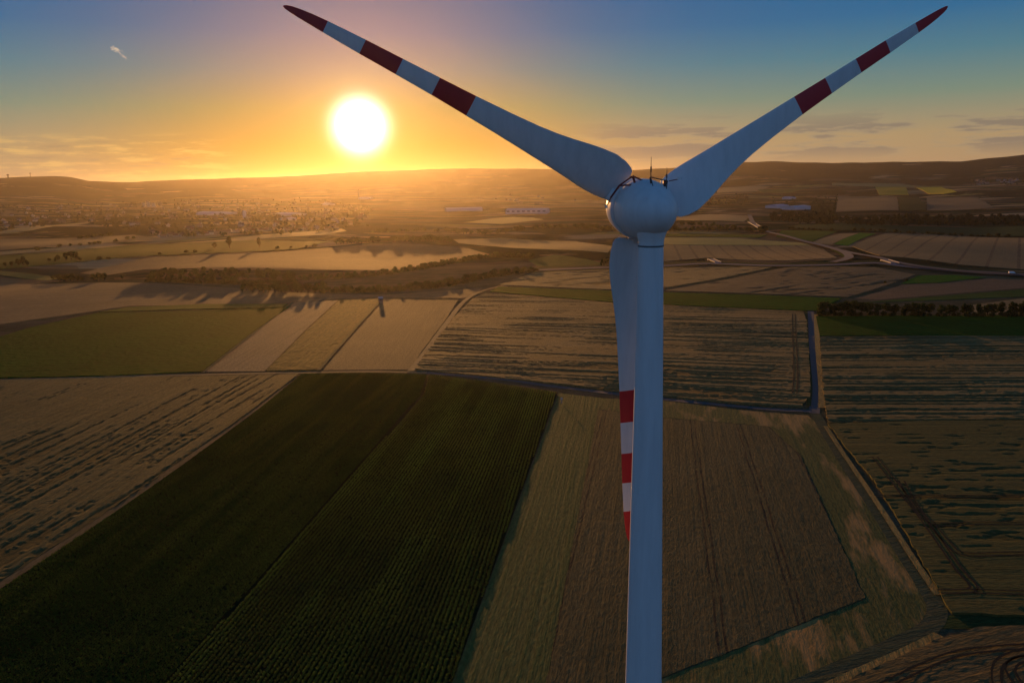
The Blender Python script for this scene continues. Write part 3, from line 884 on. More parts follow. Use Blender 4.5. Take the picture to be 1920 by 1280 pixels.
# --- left middle
field('stubble_field', [(150, 512), (285, 482), (560, 469), (700, 457), (800, 459), (880, 466), (920, 477), (860, 488), (740, 506), (620, 506), (270, 505), (200, 516)], 0.15,
      field_mat('rosy_stubble', (.18, .105, .066), (.155, .092, .058), (.14, .085, .052), ang((300, 490), (800, 470)), .4, None, .6, .4, sscale=.4), None, 'structure', None, 14.0)
field('green_field', [(-200, 510), (0, 480), (120, 472), (260, 458), (430, 452), (620, 453), (560, 466), (285, 479), (100, 496), (0, 505), (-200, 530)], 0.5,
      field_mat('left_meadow', (.034, .066, .010), (.028, .055, .010), (.02, .036, .008)), 'dull green meadow across the left middle distance', 'stuff', 'crop', 16.0)
field('stubble_field', [(-200, 482), (0, 472), (200, 461), (420, 449), (640, 429), (650, 433), (600, 441), (430, 453), (200, 464), (0, 478), (-200, 492)], 0.15,
      field_mat('pale_gold_strip', (.36, .24, .12), (.33, .22, .11), (.24, .16, .08)), None, 'structure', None, 18.0)
field('stubble_field', [(-200, 462), (0, 448), (250, 440), (300, 447), (180, 458), (0, 469), (-200, 478)], 0.15, field_mat('brown_band', (.15, .10, .06), BRN_A, BRN_D), None, 'structure', None, 22.0)
field('stubble_field', [(-150, 442), (0, 434), (60, 425), (170, 416), (165, 419), (60, 432), (0, 438), (-150, 447)], 0.2, field_mat('thin_gold_strip', (.36, .25, .12), (.3, .2, .1), TAN_A), None, 'structure', None, 26.0)
field('meadow', [(-100, 512), (0, 508), (60, 513), (120, 521), (90, 526), (0, 515), (-100, 519)], 0.3, field_mat('lit_verge', (.17, .15, .035), (.14, .12, .03), OLV_A), None, 'structure', None, 14.0)
field('meadow', [(990, 488), (1040, 478), (1100, 486), (1140, 497), (1105, 503), (1010, 500)], 0.4, field_mat('green_knoll', (.10, .10, .028), OLV_A, OLV_D), None, 'structure', None, 14.0)
field('stubble_field', [(850, 449), (940, 446), (1080, 452), (1150, 462), (1140, 474), (1040, 468), (930, 462), (860, 456)], 0.15, field_mat('mid_gold', (.30, .20, .10), TAN_A, TAN_D, 0.2, .6), None, 'structure', None, 16.0)
field('stubble_field', [(870, 417), (960, 407), (1000, 408), (1020, 412), (940, 420)], 0.3, field_mat('bright_gold', (.42, .31, .12), (.36, .26, .10), TAN_A, .1, .5), None, 'structure', None, 20.0)
# --- far right plots
for nm, px, h, c, lab in (
        ('sunflower_field', [(1641, 351), (1698, 351), (1704, 366), (1649, 366)], 2.0, (.34, .23, .01), 'yellow flowering field on the far slope at the right, the nearer to the nacelle'),
        ('sunflower_field', [(1718, 352), (1765, 351), (1794, 360), (1770, 364), (1743, 364)], 2.0, (.50, .36, .01), 'brighter yellow flowering field on the far slope, nearest the right edge'),
        ('green_field', [(1684, 370), (1723, 370), (1735, 382), (1736, 395), (1687, 395)], 2.2, (.018, .036, .012), 'small dark green block below the yellow fields'),
        ('green_field', [(1420, 356), (1520, 352), (1480, 362), (1432, 361)], 1.5, (.06, .075, .02), 'dull green slope above the industrial halls'),
        ('stubble_field', [(1572, 368), (1682, 369), (1685, 395), (1567, 398)], 1.2, (.12, .09, .065), None),
        ('stubble_field', [(1738, 371), (1834, 370), (1861, 390), (1738, 395)], 1.2, (.12, .088, .065), None),
        ('stubble_field', [(1340, 352), (1400, 349), (1445, 350), (1420, 359), (1345, 362)], 1.2, (.25, .17, .10), None),
        ('stubble_field', [(1560, 343), (1700, 347), (1780, 350), (1700, 351), (1560, 348)], 1.5, (.26, .19, .08), None),
        ('stubble_field', [(1260, 409), (1330, 402), (1405, 406), (1395, 416), (1300, 414)], 1.0, (.24, .16, .10), None)):
    field(nm, px, h, field_mat(nm + '_paint', c, tuple(v * .85 for v in c), tuple(v * .7 for v in c), .2, .4), lab, 'stuff' if lab else 'structure', 'crop' if lab else None, 30.0)

# ------------------------------------------------------------------ lanes, farm tracks, trunk road
asph = plain_mat('asphalt', (.085, .085, .084), .85, .25, .4, spec=.2)
track_m = field_mat('farm_track_dirt', (.070, .076, .054), (.095, .088, .06), (.045, .055, .036), 0.3, .5, None, 1.2, .5)
dirt_m = field_mat('pale_dirt_track', (.26, .19, .125), (.22, .16, .10), (.15, .11, .07), 0.1, .4, None, 1.2, .4)
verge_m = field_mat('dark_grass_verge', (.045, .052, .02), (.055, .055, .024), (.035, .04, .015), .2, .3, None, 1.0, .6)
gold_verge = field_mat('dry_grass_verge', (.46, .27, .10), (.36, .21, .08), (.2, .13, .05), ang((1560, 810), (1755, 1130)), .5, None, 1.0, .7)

road('lane', [(1520, 583), (1521, 600), (1524, 645), (1528, 700), (1528, 745), (1527, 775)], 5.0, .12, asph, 8)
road('lane', [(1527, 771), (1500, 770), (1440, 767), (1250, 749), (1050, 726), (930, 710), (800, 699)], 4.2, .16, asph, 8)
road('lane', [(800, 699), (700, 697), (560, 699), (400, 702), (200, 707), (0, 713), (-250, 722)], 3.6, .2, dirt_m, 8)
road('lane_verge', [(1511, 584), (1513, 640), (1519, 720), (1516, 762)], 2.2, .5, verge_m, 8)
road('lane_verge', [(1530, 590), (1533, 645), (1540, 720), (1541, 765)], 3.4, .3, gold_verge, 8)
road('farm_track', [(1529, 776), (1545, 803), (1575, 852), (1640, 950), (1700, 1045), (1748, 1120), (1757, 1150), (1740, 1178), (1690, 1203), (1600, 1243), (1490, 1292), (1350, 1370)], 5.0, .15, track_m, 5)
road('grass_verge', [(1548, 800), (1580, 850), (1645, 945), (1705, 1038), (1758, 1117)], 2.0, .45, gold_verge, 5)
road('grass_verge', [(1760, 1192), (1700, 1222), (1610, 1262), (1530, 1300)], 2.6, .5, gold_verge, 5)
road('farm_track', [(1752, 1165), (1800, 1166), (1920, 1165), (2300, 1160)], 6.5, .13, verge_m, 5)
road('farm_track', [(770, 697), (800, 658), (845, 596), (868, 568), (890, 552), (925, 540), (960, 534)], 4.5, .5, dirt_m, 8)
road('farm_track', [(380, 699), (470, 629), (550, 567)], 2.5, .4, track_m, 8)
road('farm_track', [(597, 696), (661, 623), (718, 560)], 2.2, .7, track_m, 8)
road('grass_edge', [(565, 703), (470, 774), (330, 876), (150, 1000), (0, 1099), (-200, 1232)], 3.2, .35, field_mat('pinkish_dry_edge', (.20, .125, .075), (.16, .105, .06), (.10, .07, .035), TH16, .5), 6)
# lower right field with its turning loops
f6m = field_mat('corner_grain', (.15, .105, .06), (.12, .09, .05), (.085, .066, .034), ang((1700, 1240), (1900, 1190)), .5, None, 1.3, .6)
field('grain_field', [(1775, 1196), (1835, 1180), (1920, 1177), (2300, 1172), (2350, 1450), (1300, 1450), (1540, 1304), (1615, 1266), (1705, 1226)], .8, f6m,
      'ripe grain with curved wheel marks in the lower right corner', 'stuff', 'grain', 1.5, rough(.14, .3, 4, 1.5), .5)
wheel = plain_mat('shaded_rut_soil', (.034, .030, .019), .95, .3, .5, spec=.05)  # soil colour darkened to stand for the shade down in the ruts


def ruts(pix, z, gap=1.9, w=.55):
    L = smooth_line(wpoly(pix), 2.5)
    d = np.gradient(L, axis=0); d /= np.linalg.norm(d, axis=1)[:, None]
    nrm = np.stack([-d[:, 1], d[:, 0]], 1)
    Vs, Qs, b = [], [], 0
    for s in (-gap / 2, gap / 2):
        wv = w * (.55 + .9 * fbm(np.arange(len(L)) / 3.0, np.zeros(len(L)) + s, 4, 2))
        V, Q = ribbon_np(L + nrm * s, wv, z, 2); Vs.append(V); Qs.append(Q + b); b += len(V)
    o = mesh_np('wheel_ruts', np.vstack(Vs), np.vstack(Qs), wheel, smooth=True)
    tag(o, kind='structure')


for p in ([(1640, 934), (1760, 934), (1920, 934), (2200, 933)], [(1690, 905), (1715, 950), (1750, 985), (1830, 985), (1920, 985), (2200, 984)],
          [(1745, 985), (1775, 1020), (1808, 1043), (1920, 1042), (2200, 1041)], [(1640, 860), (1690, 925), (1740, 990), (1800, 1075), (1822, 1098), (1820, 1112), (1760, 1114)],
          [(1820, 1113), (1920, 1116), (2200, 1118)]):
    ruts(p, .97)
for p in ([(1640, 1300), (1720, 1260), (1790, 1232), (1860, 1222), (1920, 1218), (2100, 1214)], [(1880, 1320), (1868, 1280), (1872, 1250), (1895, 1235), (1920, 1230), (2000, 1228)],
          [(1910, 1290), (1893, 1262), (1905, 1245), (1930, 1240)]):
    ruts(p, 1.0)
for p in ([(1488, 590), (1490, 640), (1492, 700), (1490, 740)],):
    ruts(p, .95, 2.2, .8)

cut_m = field_mat('cutting_slope_grass', (.028, .036, .018), (.034, .04, .02), (.022, .026, .014), 0, .3)
road('cutting_slope', [(980, 508), (1130, 502), (1243, 499), (1330, 494), (1450, 498), (1560, 497), (1640, 493), (1700, 499), (1780, 507), (1850, 512), (1920, 516), (2200, 534)], 52, .95, cut_m, 15)
road('trunk_road', [(980, 509), (1130, 503), (1243, 500), (1330, 495.5), (1450, 499.5), (1560, 498), (1640, 494.5), (1700, 501), (1780, 509), (1850, 514), (1920, 518), (2200, 536)], 15, 1.25,
     plain_mat('wet_grey_asphalt', (.06, .07, .09), .7, .2, .2, spec=.2), 15)
road('curving_road', [(1405, 404), (1408, 411), (1413, 420), (1427, 431), (1455, 440), (1500, 452), (1545, 463), (1578, 473), (1592, 483), (1580, 490), (1560, 494)], 12, 2.2, asph, 15)
road('slip_road', [(1578, 472), (1610, 479), (1650, 486), (1680, 494), (1730, 503), (1807, 511), (1912, 517), (2200, 535)], 11, 2.2, asph, 15)
# ------------------------------------------------------------------ maize: every plant of leaves, one mass
def crop_mass(name, pix, theta, row, step, height, mat, label, cat, wild=0.5, spread=0.42, leaves=5, fall=None):
    P = wpoly(pix)
    B = np.array(P)
    c, s = math.cos(theta), math.sin(theta)
    U = B[:, 0] * c + B[:, 1] * s; Vv = -B[:, 0] * s + B[:, 1] * c
    gu, gv = np.meshgrid(np.arange(U.min(), U.max(), step), np.arange(Vv.min(), Vv.max(), row))
    gu = gu.ravel() + rng.uniform(-.45, .45, gu.size) * step; gv = gv.ravel() + rng.normal(0, .06, gv.size) * row
    x = gu * c - gv * s; y = gu * s + gv * c
    k = inside(P, x, y)
    x, y = x[k], y[k]
    gap = fbm(x / 9, y / 9, 61, 3)
    keep = rng.random(x.size) > .05 + .12 * sstep(.42, .25, gap)
    x, y = x[keep], y[keep]
    n = x.size
    hs = height * (0.72 + 0.5 * fbm(x / 22, y / 22, 77, 3) + rng.normal(0, .07, n))
    if fall is not None: hs = hs * fall(x, y)
    z = H(x, y) + .05
    rot = rng.uniform(0, 2 * math.pi, n)
    V = np.empty((n, leaves, 4, 3), np.float32)
    for j in range(leaves):
        a = rot + j * 2 * math.pi / leaves + rng.normal(0, .35, n)
        r0 = .04; r1 = spread * (0.75 + rng.uniform(0, .6, n))
        z0 = hs * (.25 + .5 * rng.random(n)); z1 = hs * (.62 + .45 * rng.random(n))
        w = spread * .33
        ca, sa = np.cos(a), np.sin(a)
        for q, (rad, zz, sd) in enumerate(((r0, z0 * .6, -w), (r0, z0 * .6, w), (r1, z1, w * .75), (r1, z1, -w * .75))):
            V[:, j, q, 0] = x + ca * rad - sa * sd
            V[:, j, q, 1] = y + sa * rad + ca * sd
            V[:, j, q, 2] = z + zz
    V = V.reshape(-1, 3)
    Q = np.arange(len(V), dtype=np.int32).reshape(-1, 4)
    o = mesh_np(name, V, Q, mat)
    print(name, n)
    return tag(o, label, cat, None, 'stuff')


def leaf_mat(name, c, c2, trans=0.35, scale=.05, streak=None):
    m, nt, bs = new_mat(name)
    pos = N(nt, 'ShaderNodeNewGeometry')
    oi = N(nt, 'ShaderNodeObjectInfo')
    n = noise_n(nt, pos.outputs['Position'], scale, 4, .6)
    col = mix_n(nt, ramp_n(nt, n, [(.36, 0.0), (.64, 1.0)]), c, c2)
    fl = noise_n(nt, pos.outputs['Position'], 1.4, 2)
    if streak is not None:      # sowing strips of different vigour
        sn = noise_n(nt, mapping_n(nt, mapping_n(nt, pos.outputs['Position'], -streak), 0, (.006, .085, .1)), 1.0, 4, .6)
        col = mix_n(nt, ramp_n(nt, sn, [(.46, 0.0), (.62, .85)]), col, (.072, .125, .022))
    col = mix_n(nt, 1.0, col, ramp_n(nt, fl, [(.25, .6), (.75, 1.5)]), 'MULTIPLY')
    col = mix_n(nt, 1.0, col, ramp_n(nt, oi.outputs['Random'], [(0.0, .75), (1.0, 1.3)]), 'MULTIPLY')
    nt.links.new(col, bs.inputs['Base Color'])
    bs.inputs['Roughness'].default_value = .8; bs.inputs['Specular IOR Level'].default_value = .03
    t = N(nt, 'ShaderNodeBsdfTranslucent')
    nt.links.new(mix_n(nt, 1.0, col, (1.5, 1.45, .7), 'MULTIPLY'), t.inputs['Color'])
    mx = N(nt, 'ShaderNodeMixShader'); mx.inputs[0].default_value = trans
    nt.links.new(bs.outputs[0], mx.inputs[1]); nt.links.new(t.outputs[0], mx.inputs[2])
    nt.links.new(mx.outputs[0], nt.nodes['Material Output'].inputs['Surface'])
    return m


maize_soil = field_mat('maize_soil', (.020, .021, .010), (.016, .018, .008), (.012, .012, .007), 0, .2)
MZ = [(565, 701), (690, 699), (800, 702), (900, 714), (1046, 735), (958, 975), (846, 1282), (790, 1440), (-250, 1440), (-250, 1280), (0, 1103), (150, 1004), (330, 880), (470, 778)]
field('maize_soil', MZ, .04, maize_soil, None, 'structure', None, 20.0)
TM = ang((790, 745), (400, 1200))
MA = [(566, 702), (690, 700), (800, 703), (788, 742), (708, 830), (560, 1000), (309, 1282), (180, 1430), (-200, 1400), (-150, 1210), (0, 1106), (150, 1007), (330, 883), (470, 781)]
MBp = [(805, 703), (900, 715), (1044, 737), (956, 976), (846, 1280), (795, 1420), (190, 1430), (315, 1282), (566, 1000), (714, 832), (795, 742)]
crop_mass('sunflower_crop', MA, TM, .80, .62, .75, leaf_mat('broad_leaf_crop', (.020, .062, .014), (.036, .086, .016), .3, .03, TM),
          'dense dark green crop filling the lower left in soft diagonal rows', 'crop', leaves=4, spread=.48)
crop_mass('maize_crop', MBp, TM, 1.3, .5, .8, leaf_mat('maize_leaf', (.030, .056, .014), (.060, .088, .018), .3, .02, TM),
          'dark maize in clear dotted rows left of the turbine tower', 'crop', leaves=5, spread=.46)


# ------------------------------------------------------------------ trees
def crown_mesh(name, seed, rad, ht, n, mat, base=.18, tall=1.0, size=.62):
    g = np.random.default_rng(seed)
    lob = []
    for _ in range(9):
        a = g.uniform(0, 2 * math.pi); rr = rad * .55 * math.sqrt(g.random()); zz = ht * g.uniform(base + .15, .82)
        lob.append((rr * math.cos(a), rr * math.sin(a), zz, rad * g.uniform(.38, .62)))
    lob.append((0, 0, ht * .55, rad * .75)); lob.append((g.normal(0, .1) * rad, g.normal(0, .1) * rad, ht * .83, rad * .42))
    V = []
    for i in range(n):
        lx, ly, lz, lr = lob[g.integers(len(lob))]
        d = g.normal(size=3); d /= np.linalg.norm(d)
        r = lr * (g.random() ** .38)
        p = np.array([lx, ly, lz]) + d * r * np.array([1, 1, .9 * tall])
        p[2] = min(max(p[2], ht * base * .6), ht)
        s = size * g.uniform(.55, 1.25)
        nn = d + g.normal(0, .5, 3); nn /= np.linalg.norm(nn)
        t = np.cross(nn, g.normal(size=3)); t /= np.linalg.norm(t); b = np.cross(nn, t)
        for su, sv in ((-1, -.7), (1, -.7), (.8, .8), (-.8, .8)):
            V.append(p + t * su * s * .5 + b * sv * s * .5 + nn * (0.12 * s * su * sv))
    Q = np.arange(len(V), dtype=np.int32).reshape(-1, 4)
    me = mesh_np(name, np.array(V), Q, mat)
    d = me.data; bpy.data.objects.remove(me); return d


bark = plain_mat('bark', (.07, .05, .035), .9, .3, 2.0, spec=.1)


def trunk_mesh(seed, ht, rad):
    g = np.random.default_rng(seed + 100)
    mb = MB(); r = ht * .028 + .05
    p = np.zeros(3); q = np.array([g.normal(0, .15), g.normal(0, .15), ht * .3])
    mb.tube(p, q, r * 1.25, r * .85, 8); top = np.array([g.normal(0, .3), g.normal(0, .3), ht * .78])
    mb.tube(q, top, r * .85, r * .25, 7)
    for _ in range(5):
        a = g.uniform(0, 6.28); s = q + (top - q) * g.uniform(0, .55)
        mb.tube(s, s + np.array([math.cos(a) * rad * .6, math.sin(a) * rad * .6, ht * g.uniform(.12, .25)]), r * .45, r * .12, 6)
    o = mb.build('trunk', bark); d = o.data; bpy.data.objects.remove(o); return d


leafA = leaf_mat('tree_leaf', (.022, .036, .010), (.038, .052, .013), .3, .06)
leafB = leaf_mat('shrub_leaf', (.026, .036, .011), (.044, .050, .015), .3, .08)
TREES = []
for k in range(6):
    ht, rad = 10.0, (3.2, 3.8, 2.8, 4.2, 3.4, 2.4)[k]
    TREES.append((crown_mesh('crown', 300 + k, rad, ht, 520, leafA, tall=(1, 1, 1.25, .95, 1.1, 1.5)[k], size=.95), trunk_mesh(k, ht, rad)))
SHRUBS = [(crown_mesh('foliage', 400 + k, 2.2, 3.4, 190, leafB, base=.05, size=.8), None) for k in range(4)]


def plant_tree(p, h, label, group, name='tree', cat='tree', wide=1.0, kinds=None):
    crown, trunk = TREES[random.choice(kinds or range(6))]
    s = h / 10.0
    root = empty(name, (p[0], p[1], float(H(p[0], p[1])) - .1), random.uniform(0, 6.28))
    root.scale = (s * wide, s * wide, s)
    tag(root, label, cat, group)
    for nm, d in (('crown', crown), ('trunk', trunk)):
        o = bpy.data.objects.new(nm, d); COL.objects.link(o); o.parent = root
    return root


def plant_shrub(p, h, label, group, wide=1.0):
    d = random.choice(SHRUBS)[0]
    o = bpy.data.objects.new('shrub', d); COL.objects.link(o)
    s = h / 3.4
    o.location = (p[0], p[1], float(H(p[0], p[1])) - .15); o.rotation_euler = (0, 0, random.uniform(0, 6.28)); o.scale = (s * wide, s * wide, s)
    return tag(o, label, 'shrub', group)


def along(pix, n, jit_along=.4, jit_side=0.0):
    L = smooth_line(wpoly(pix), 4.0)
    cum = np.concatenate([[0], np.cumsum(np.linalg.norm(np.diff(L, axis=0), axis=1))])
    out = []
    for i in range(n):
        t = (i + .5 + random.uniform(-jit_along, jit_along)) / n * cum[-1]
        p = np.array([np.interp(t, cum, L[:, 0]), np.interp(t, cum, L[:, 1])])
        q = np.array([np.interp(t + 1, cum, L[:, 0]), np.interp(t + 1, cum, L[:, 1])]) - p
        nrm = np.array([-q[1], q[0]]) / (np.linalg.norm(q) + 1e-9)
        out.append(p + nrm * random.uniform(-jit_side, jit_side))
    return out


def tree_line(pix, n, h0, h1, label, group, side=0.0, name='tree', wide=1.0, kinds=None):
    for p in along(pix, n, .45, side): plant_tree(p, random.uniform(h0, h1), label, group, name, 'tree', wide * random.uniform(.85, 1.2), kinds)


def shrub_line(pix, n, h0, h1, label, group, side=0.0, wide=1.3):
    for p in along(pix, n, .45, side): plant_shrub(p, random.uniform(h0, h1), label, group, wide * random.uniform(.8, 1.3))


# long row at the right
tree_line([(1540, 589), (1640, 590), (1760, 591), (1920, 592), (2060, 592)], 36, 9, 13.5, 'dark broadleaf tree in the long row above the dark green strip at the right', 'trees in the long row at the right', 4.0, wide=1.3)
shrub_line([(1533, 592), (1700, 593), (1920, 594), (2050, 594)], 40, 3.0, 5.0, 'low bush at the foot of the long tree row at the right', 'bushes under the long tree row', 2.0)
# wood in front of the rosy stubble
for a, n in (([(272, 526), (360, 528), (450, 530)], 15), ([(285, 521), (380, 521), (470, 523), (560, 528)], 22), ([(300, 516), (420, 515), (560, 520)], 20)):
    tree_line(a, n, 7, 11, 'dark tree of the copse in front of the rosy stubble field', 'trees of the copse left of the sun glare', 6.0, 'copse_tree', 1.5)
tree_line([(450, 546), (500, 548), (560, 548), (612, 545)], 22, 8, 13, 'taller tree in the clump below the sun, at the near edge of the copse', 'taller trees at the end of the copse', 8.0, 'copse_tree', 1.3)
# hedges climbing to the right
tree_line([(600, 547), (700, 545), (800, 538), (880, 525), (930, 515), (1000, 507)], 74, 4, 8, 'bushy tree in the hedge climbing to the right below the sun', 'trees of the near hedge below the sun', 5.0, 'hedge_tree', 1.9)
tree_line([(560, 523), (680, 518), (770, 506), (850, 492), (920, 481), (1000, 482)], 74, 4, 8, 'bushy tree in the hedge along the lower edge of the rosy stubble', 'trees of the far hedge below the sun', 4.0, 'hedge_tree', 1.9)
shrub_line([(600, 549), (720, 547), (830, 538), (920, 520), (1010, 508)], 70, 3, 5, 'low bush in the hedge climbing to the right below the sun', 'bushes of the near hedge below the sun', 3.0)
shrub_line([(560, 525), (680, 520), (770, 508), (850, 494), (920, 483), (1000, 484)], 60, 3, 5, 'low bush in the hedge along the lower edge of the rosy stubble', 'bushes of the far hedge below the sun', 3.0, 1.7)
shrub_line([(270, 528), (360, 530), (450, 532), (560, 530)], 50, 3, 5, 'low bush at the foot of the copse left of the sun glare', 'bushes at the foot of the copse', 5.0, 1.7)
# behind: hedges at mid distance
tree_line([(630, 457), (700, 455), (780, 452), (850, 455)], 40, 8, 14, 'hazy tree in the hedge beyond the rosy stubble, under the sun', 'trees of the hedge beyond the rosy stubble', 8.0, 'hedge_tree', 2.2)
tree_line([(690, 438), (820, 434), (900, 440), (1000, 430), (1090, 428), (1150, 434)], 70, 7, 14, 'tree in the dark belt left of the nacelle', 'trees of the belt left of the nacelle', 14.0, 'belt_tree', 2.2)
tree_line([(1240, 434), (1300, 434), (1370, 432), (1440, 436)], 34, 8, 15, 'tree in the dark belt right of the nacelle', 'trees of the belt right of the nacelle', 16.0, 'belt_tree', 1.9)
tree_line([(1245, 424), (1310, 424), (1350, 426)], 16, 8, 14, 'tree at the back of the belt right of the nacelle', 'trees at the back of the belt right of the nacelle', 12.0, 'belt_tree', 1.7)
shrub_line([(1600, 432), (1700, 437), (1800, 442), (1900, 444)], 30, 3, 7, 'bush on the far edge of the tramlined field', 'bushes along the tramlined field', 5.0)
shrub_line([(1475, 429), (1540, 432), (1570, 433)], 12, 3, 6, 'bush on the edge of the meadow by the curving road', 'bushes by the curving road meadow', 4.0)
# single trees and clumps
plant_tree(at(431, 465), 24, 'tallest lone round tree in the middle distance, left of the sun', None, 'field_tree', 'tree', 1.0, [0])
plant_tree(at(486, 464), 20, 'lone tree half lost in the sun glare, right of the tallest lone tree', None, 'field_tree', 'tree', .9, [2])
plant_tree(at(403, 466), 13, 'small round tree left of the tallest lone tree', None, 'field_tree', 'tree', 1.3, [1])
for px, py, h in ((34, 499, 12), (44, 498, 15), (22, 501, 9), (10, 501, 8), (52, 499, 9)):
    plant_tree(at(px, py), h, 'tree of the dark clump at the far left edge of the meadow', 'trees of the clump at the left edge', 'field_tree', 'tree', 1.35)
for px, py, h in ((92, 491, 7), (110, 489, 10), (124, 488, 13), (134, 487, 15), (143, 488, 13), (104, 491, 8), (150, 490, 8)):
    plant_tree(at(px, py), h, 'tree of the dark clump between the left edge and the rosy stubble', 'trees of the middle left clump', 'field_tree', 'tree', 1.35)
for px, py, h in ((100, 525, 7), (112, 527, 10), (124, 528, 11), (135, 528, 11), (146, 528, 9), (154, 527, 6)):
    plant_tree(at(px, py), h, 'tree of the rounded dark clump beside the lit verge at the left', 'trees of the rounded clump at the left', 'field_tree', 'tree', 1.45)
for px, py, h in ((176, 525, 9), (185, 526, 11), (195, 525, 10), (229, 523, 5)):
    plant_tree(at(px, py), h, 'tree of the smaller clump left of the copse', 'trees of the smaller clump left of the copse', 'field_tree', 'tree', 1.45)
for px, py in ((70, 469), (112, 464), (132, 461), (150, 460), (168, 459), (177, 458), (186, 457), (217, 453), (239, 449), (250, 448)):
    plant_shrub(at(px, py), random.uniform(5, 8), 'dark roadside bush on the pale gold strip at the left', 'bushes along the pale gold strip', 1.3)
for px, py in ((150, 447), (163, 446), (176, 444), (190, 443), (205, 442)):
    plant_shrub(at(px, py), random.uniform(7, 10), 'dark bush on the brown slope below the town', 'bushes below the town', 1.6)
for px, py, h in ((1131, 499, 11), (1137, 500, 13), (1127, 500, 8)):
    plant_tree(at(px, py), h, 'small sunlit tree beside the lower blade', 'trees beside the lower blade', 'field_tree', 'tree', 1.0)
for px, py in ((520, 466), (545, 465), (575, 463), (590, 462), (350, 474), (366, 473), (186, 487), (203, 486), (300, 477)):
    plant_shrub(at(px, py), random.uniform(3, 6), 'low bush on the upper edge of the rosy stubble', 'bushes on the edge of the rosy stubble', 1.5)
for px, py in ((1660, 531), (1700, 527)):
    plant_shrub(at(px, py), 2.5, 'small bush by the green plot under the trunk road', 'bushes by the green plot', 1.2)
tree_line([(1561, 408), (1564, 392), (1567, 376), (1569, 366)], 18, 7, 11, 'tree in the row running uphill beside the industrial halls', 'trees of the row beside the halls', 3.0, 'row_tree', 1.2)


# woods and greenery nobody could count
def far_wood(name, regions, label, mat, hh=(9, 15)):
    Vs = []
    tm = [np.array([v.co[:] for v in crown_mesh('tmp', 900 + k, 4.2, 10, 60, mat, base=.02, size=2.6).vertices]) for k in range(4)]
    for pix, n in regions:
        P = np.array(pix, float); x0, y0 = P.min(0); x1, y1 = P.max(0); c = 0
        while c < n:
            px, py = random.uniform(x0, x1), random.uniform(y0, y1)
            if not inside([tuple(p) for p in P], np.array([px]), np.array([py]))[0]: continue
            p = at(px, py); s = random.uniform(*hh) / 10; a = random.uniform(0, 6.28)
            T = tm[c % 4] * np.array([s * 1.35, s * 1.35, s]); ca, sa = math.cos(a), math.sin(a)
            Vs.append(np.column_stack([T[:, 0] * ca - T[:, 1] * sa + p[0], T[:, 0] * sa + T[:, 1] * ca + p[1], T[:, 2] + float(H(*p))])); c += 1
    V = np.vstack(Vs); Q = np.arange(len(V), dtype=np.int32).reshape(-1, 4)
    tag(mesh_np(name, V, Q, mat), label, 'woodland', None, 'stuff')


farleaf = leaf_mat('far_leaf', (.022, .030, .012), (.032, .038, .015), .15, .01)
far_wood('far_wood', [([(1500, 421), (1500, 413), (1700, 408), (2050, 408), (2050, 423), (1700, 424)], 330), ([(1440, 402), (1560, 402), (1560, 415), (1450, 418)], 90),
                      ([(1300, 366), (1400, 366), (1406, 384), (1310, 388)], 90)], 'dark wood belt beyond the meadow at the right', farleaf)
far_wood('town_greenery', [([(-60, 388), (120, 384), (300, 376), (560, 372), (700, 385), (690, 425), (560, 440), (300, 446), (150, 418), (40, 430), (-60, 440)], 900),
                           ([(1440, 366), (1555, 362), (1560, 398), (1445, 398)], 60), ([(1810, 336), (1960, 330), (1960, 349), (1820, 348)], 60)],
         'dark garden trees between the houses of the hazy town', farleaf, (7, 12))

# ------------------------------------------------------------------ town
wallM = [plain_mat('house_render', c, .85, .08, .1) for c in ((.30, .26, .22), (.23, .20, .17), (.36, .34, .31), (.20, .165, .14))]
roofM = [plain_mat('roof_tiles', c, .8, .2, .5) for c in ((.13, .05, .035), (.09, .045, .035), (.065, .058, .058))]
glassM = plain_mat('window_dark', (.03, .035, .04), .15, spec=.6)


def house_mesh(L, W, eave, ridge, wi, ri):
    mb = MB()
    l, w = L / 2, W / 2
    V = [(-l, -w, -2), (l, -w, -2), (l, w, -2), (-l, w, -2), (-l, -w, eave), (l, -w, eave), (l, w, eave), (-l, w, eave), (-l, 0, ridge), (l, 0, ridge)]
    mb.add(V, [(0, 1, 5, 4), (2, 3, 7, 6), (1, 2, 6, 9, 5), (3, 0, 4, 8, 7)], 0)
    o = .5; t = .25
    for sgn in (-1, 1):
        a = [(-l - o, sgn * (w + o), eave - o * (ridge - eave) / w), (l + o, sgn * (w + o), eave - o * (ridge - eave) / w), (l + o, 0, ridge), (-l - o, 0, ridge)]
        b = [(x, y, z + t) for x, y, z in a]
        f = [(0, 1, 2, 3), (7, 6, 5, 4), (0, 4, 5, 1), (1, 5, 6, 2), (2, 6, 7, 3), (3, 7, 4, 0)]
        mb.add(a + b, f if sgn < 0 else [tuple(reversed(q)) for q in f], 1)
    mb.box(l * .3, l * .3 + .8, -.4 + w * .3, .4 + w * .3, ridge - 1.5, ridge + 1.0, 0)
    for x in np.linspace(-l * .65, l * .65, 3):
        for s in (-1, 1): mb.box(x - .6, x + .6, s * (w + .02) - .03, s * (w + .02) + .03, eave * .35, eave * .35 + 1.4, 2)
    ob = mb.build('house', [wallM[wi], roofM[ri], glassM]); d = ob.data; bpy.data.objects.remove(ob); return d


HOUSES = [house_mesh(13, 9, 5, 9, 0, 0), house_mesh(16, 10, 6, 10, 1, 1), house_mesh(11, 9, 4, 8.5, 2, 0), house_mesh(20, 10, 7, 11, 3, 1), house_mesh(14, 9, 6, 9.5, 2, 2)]


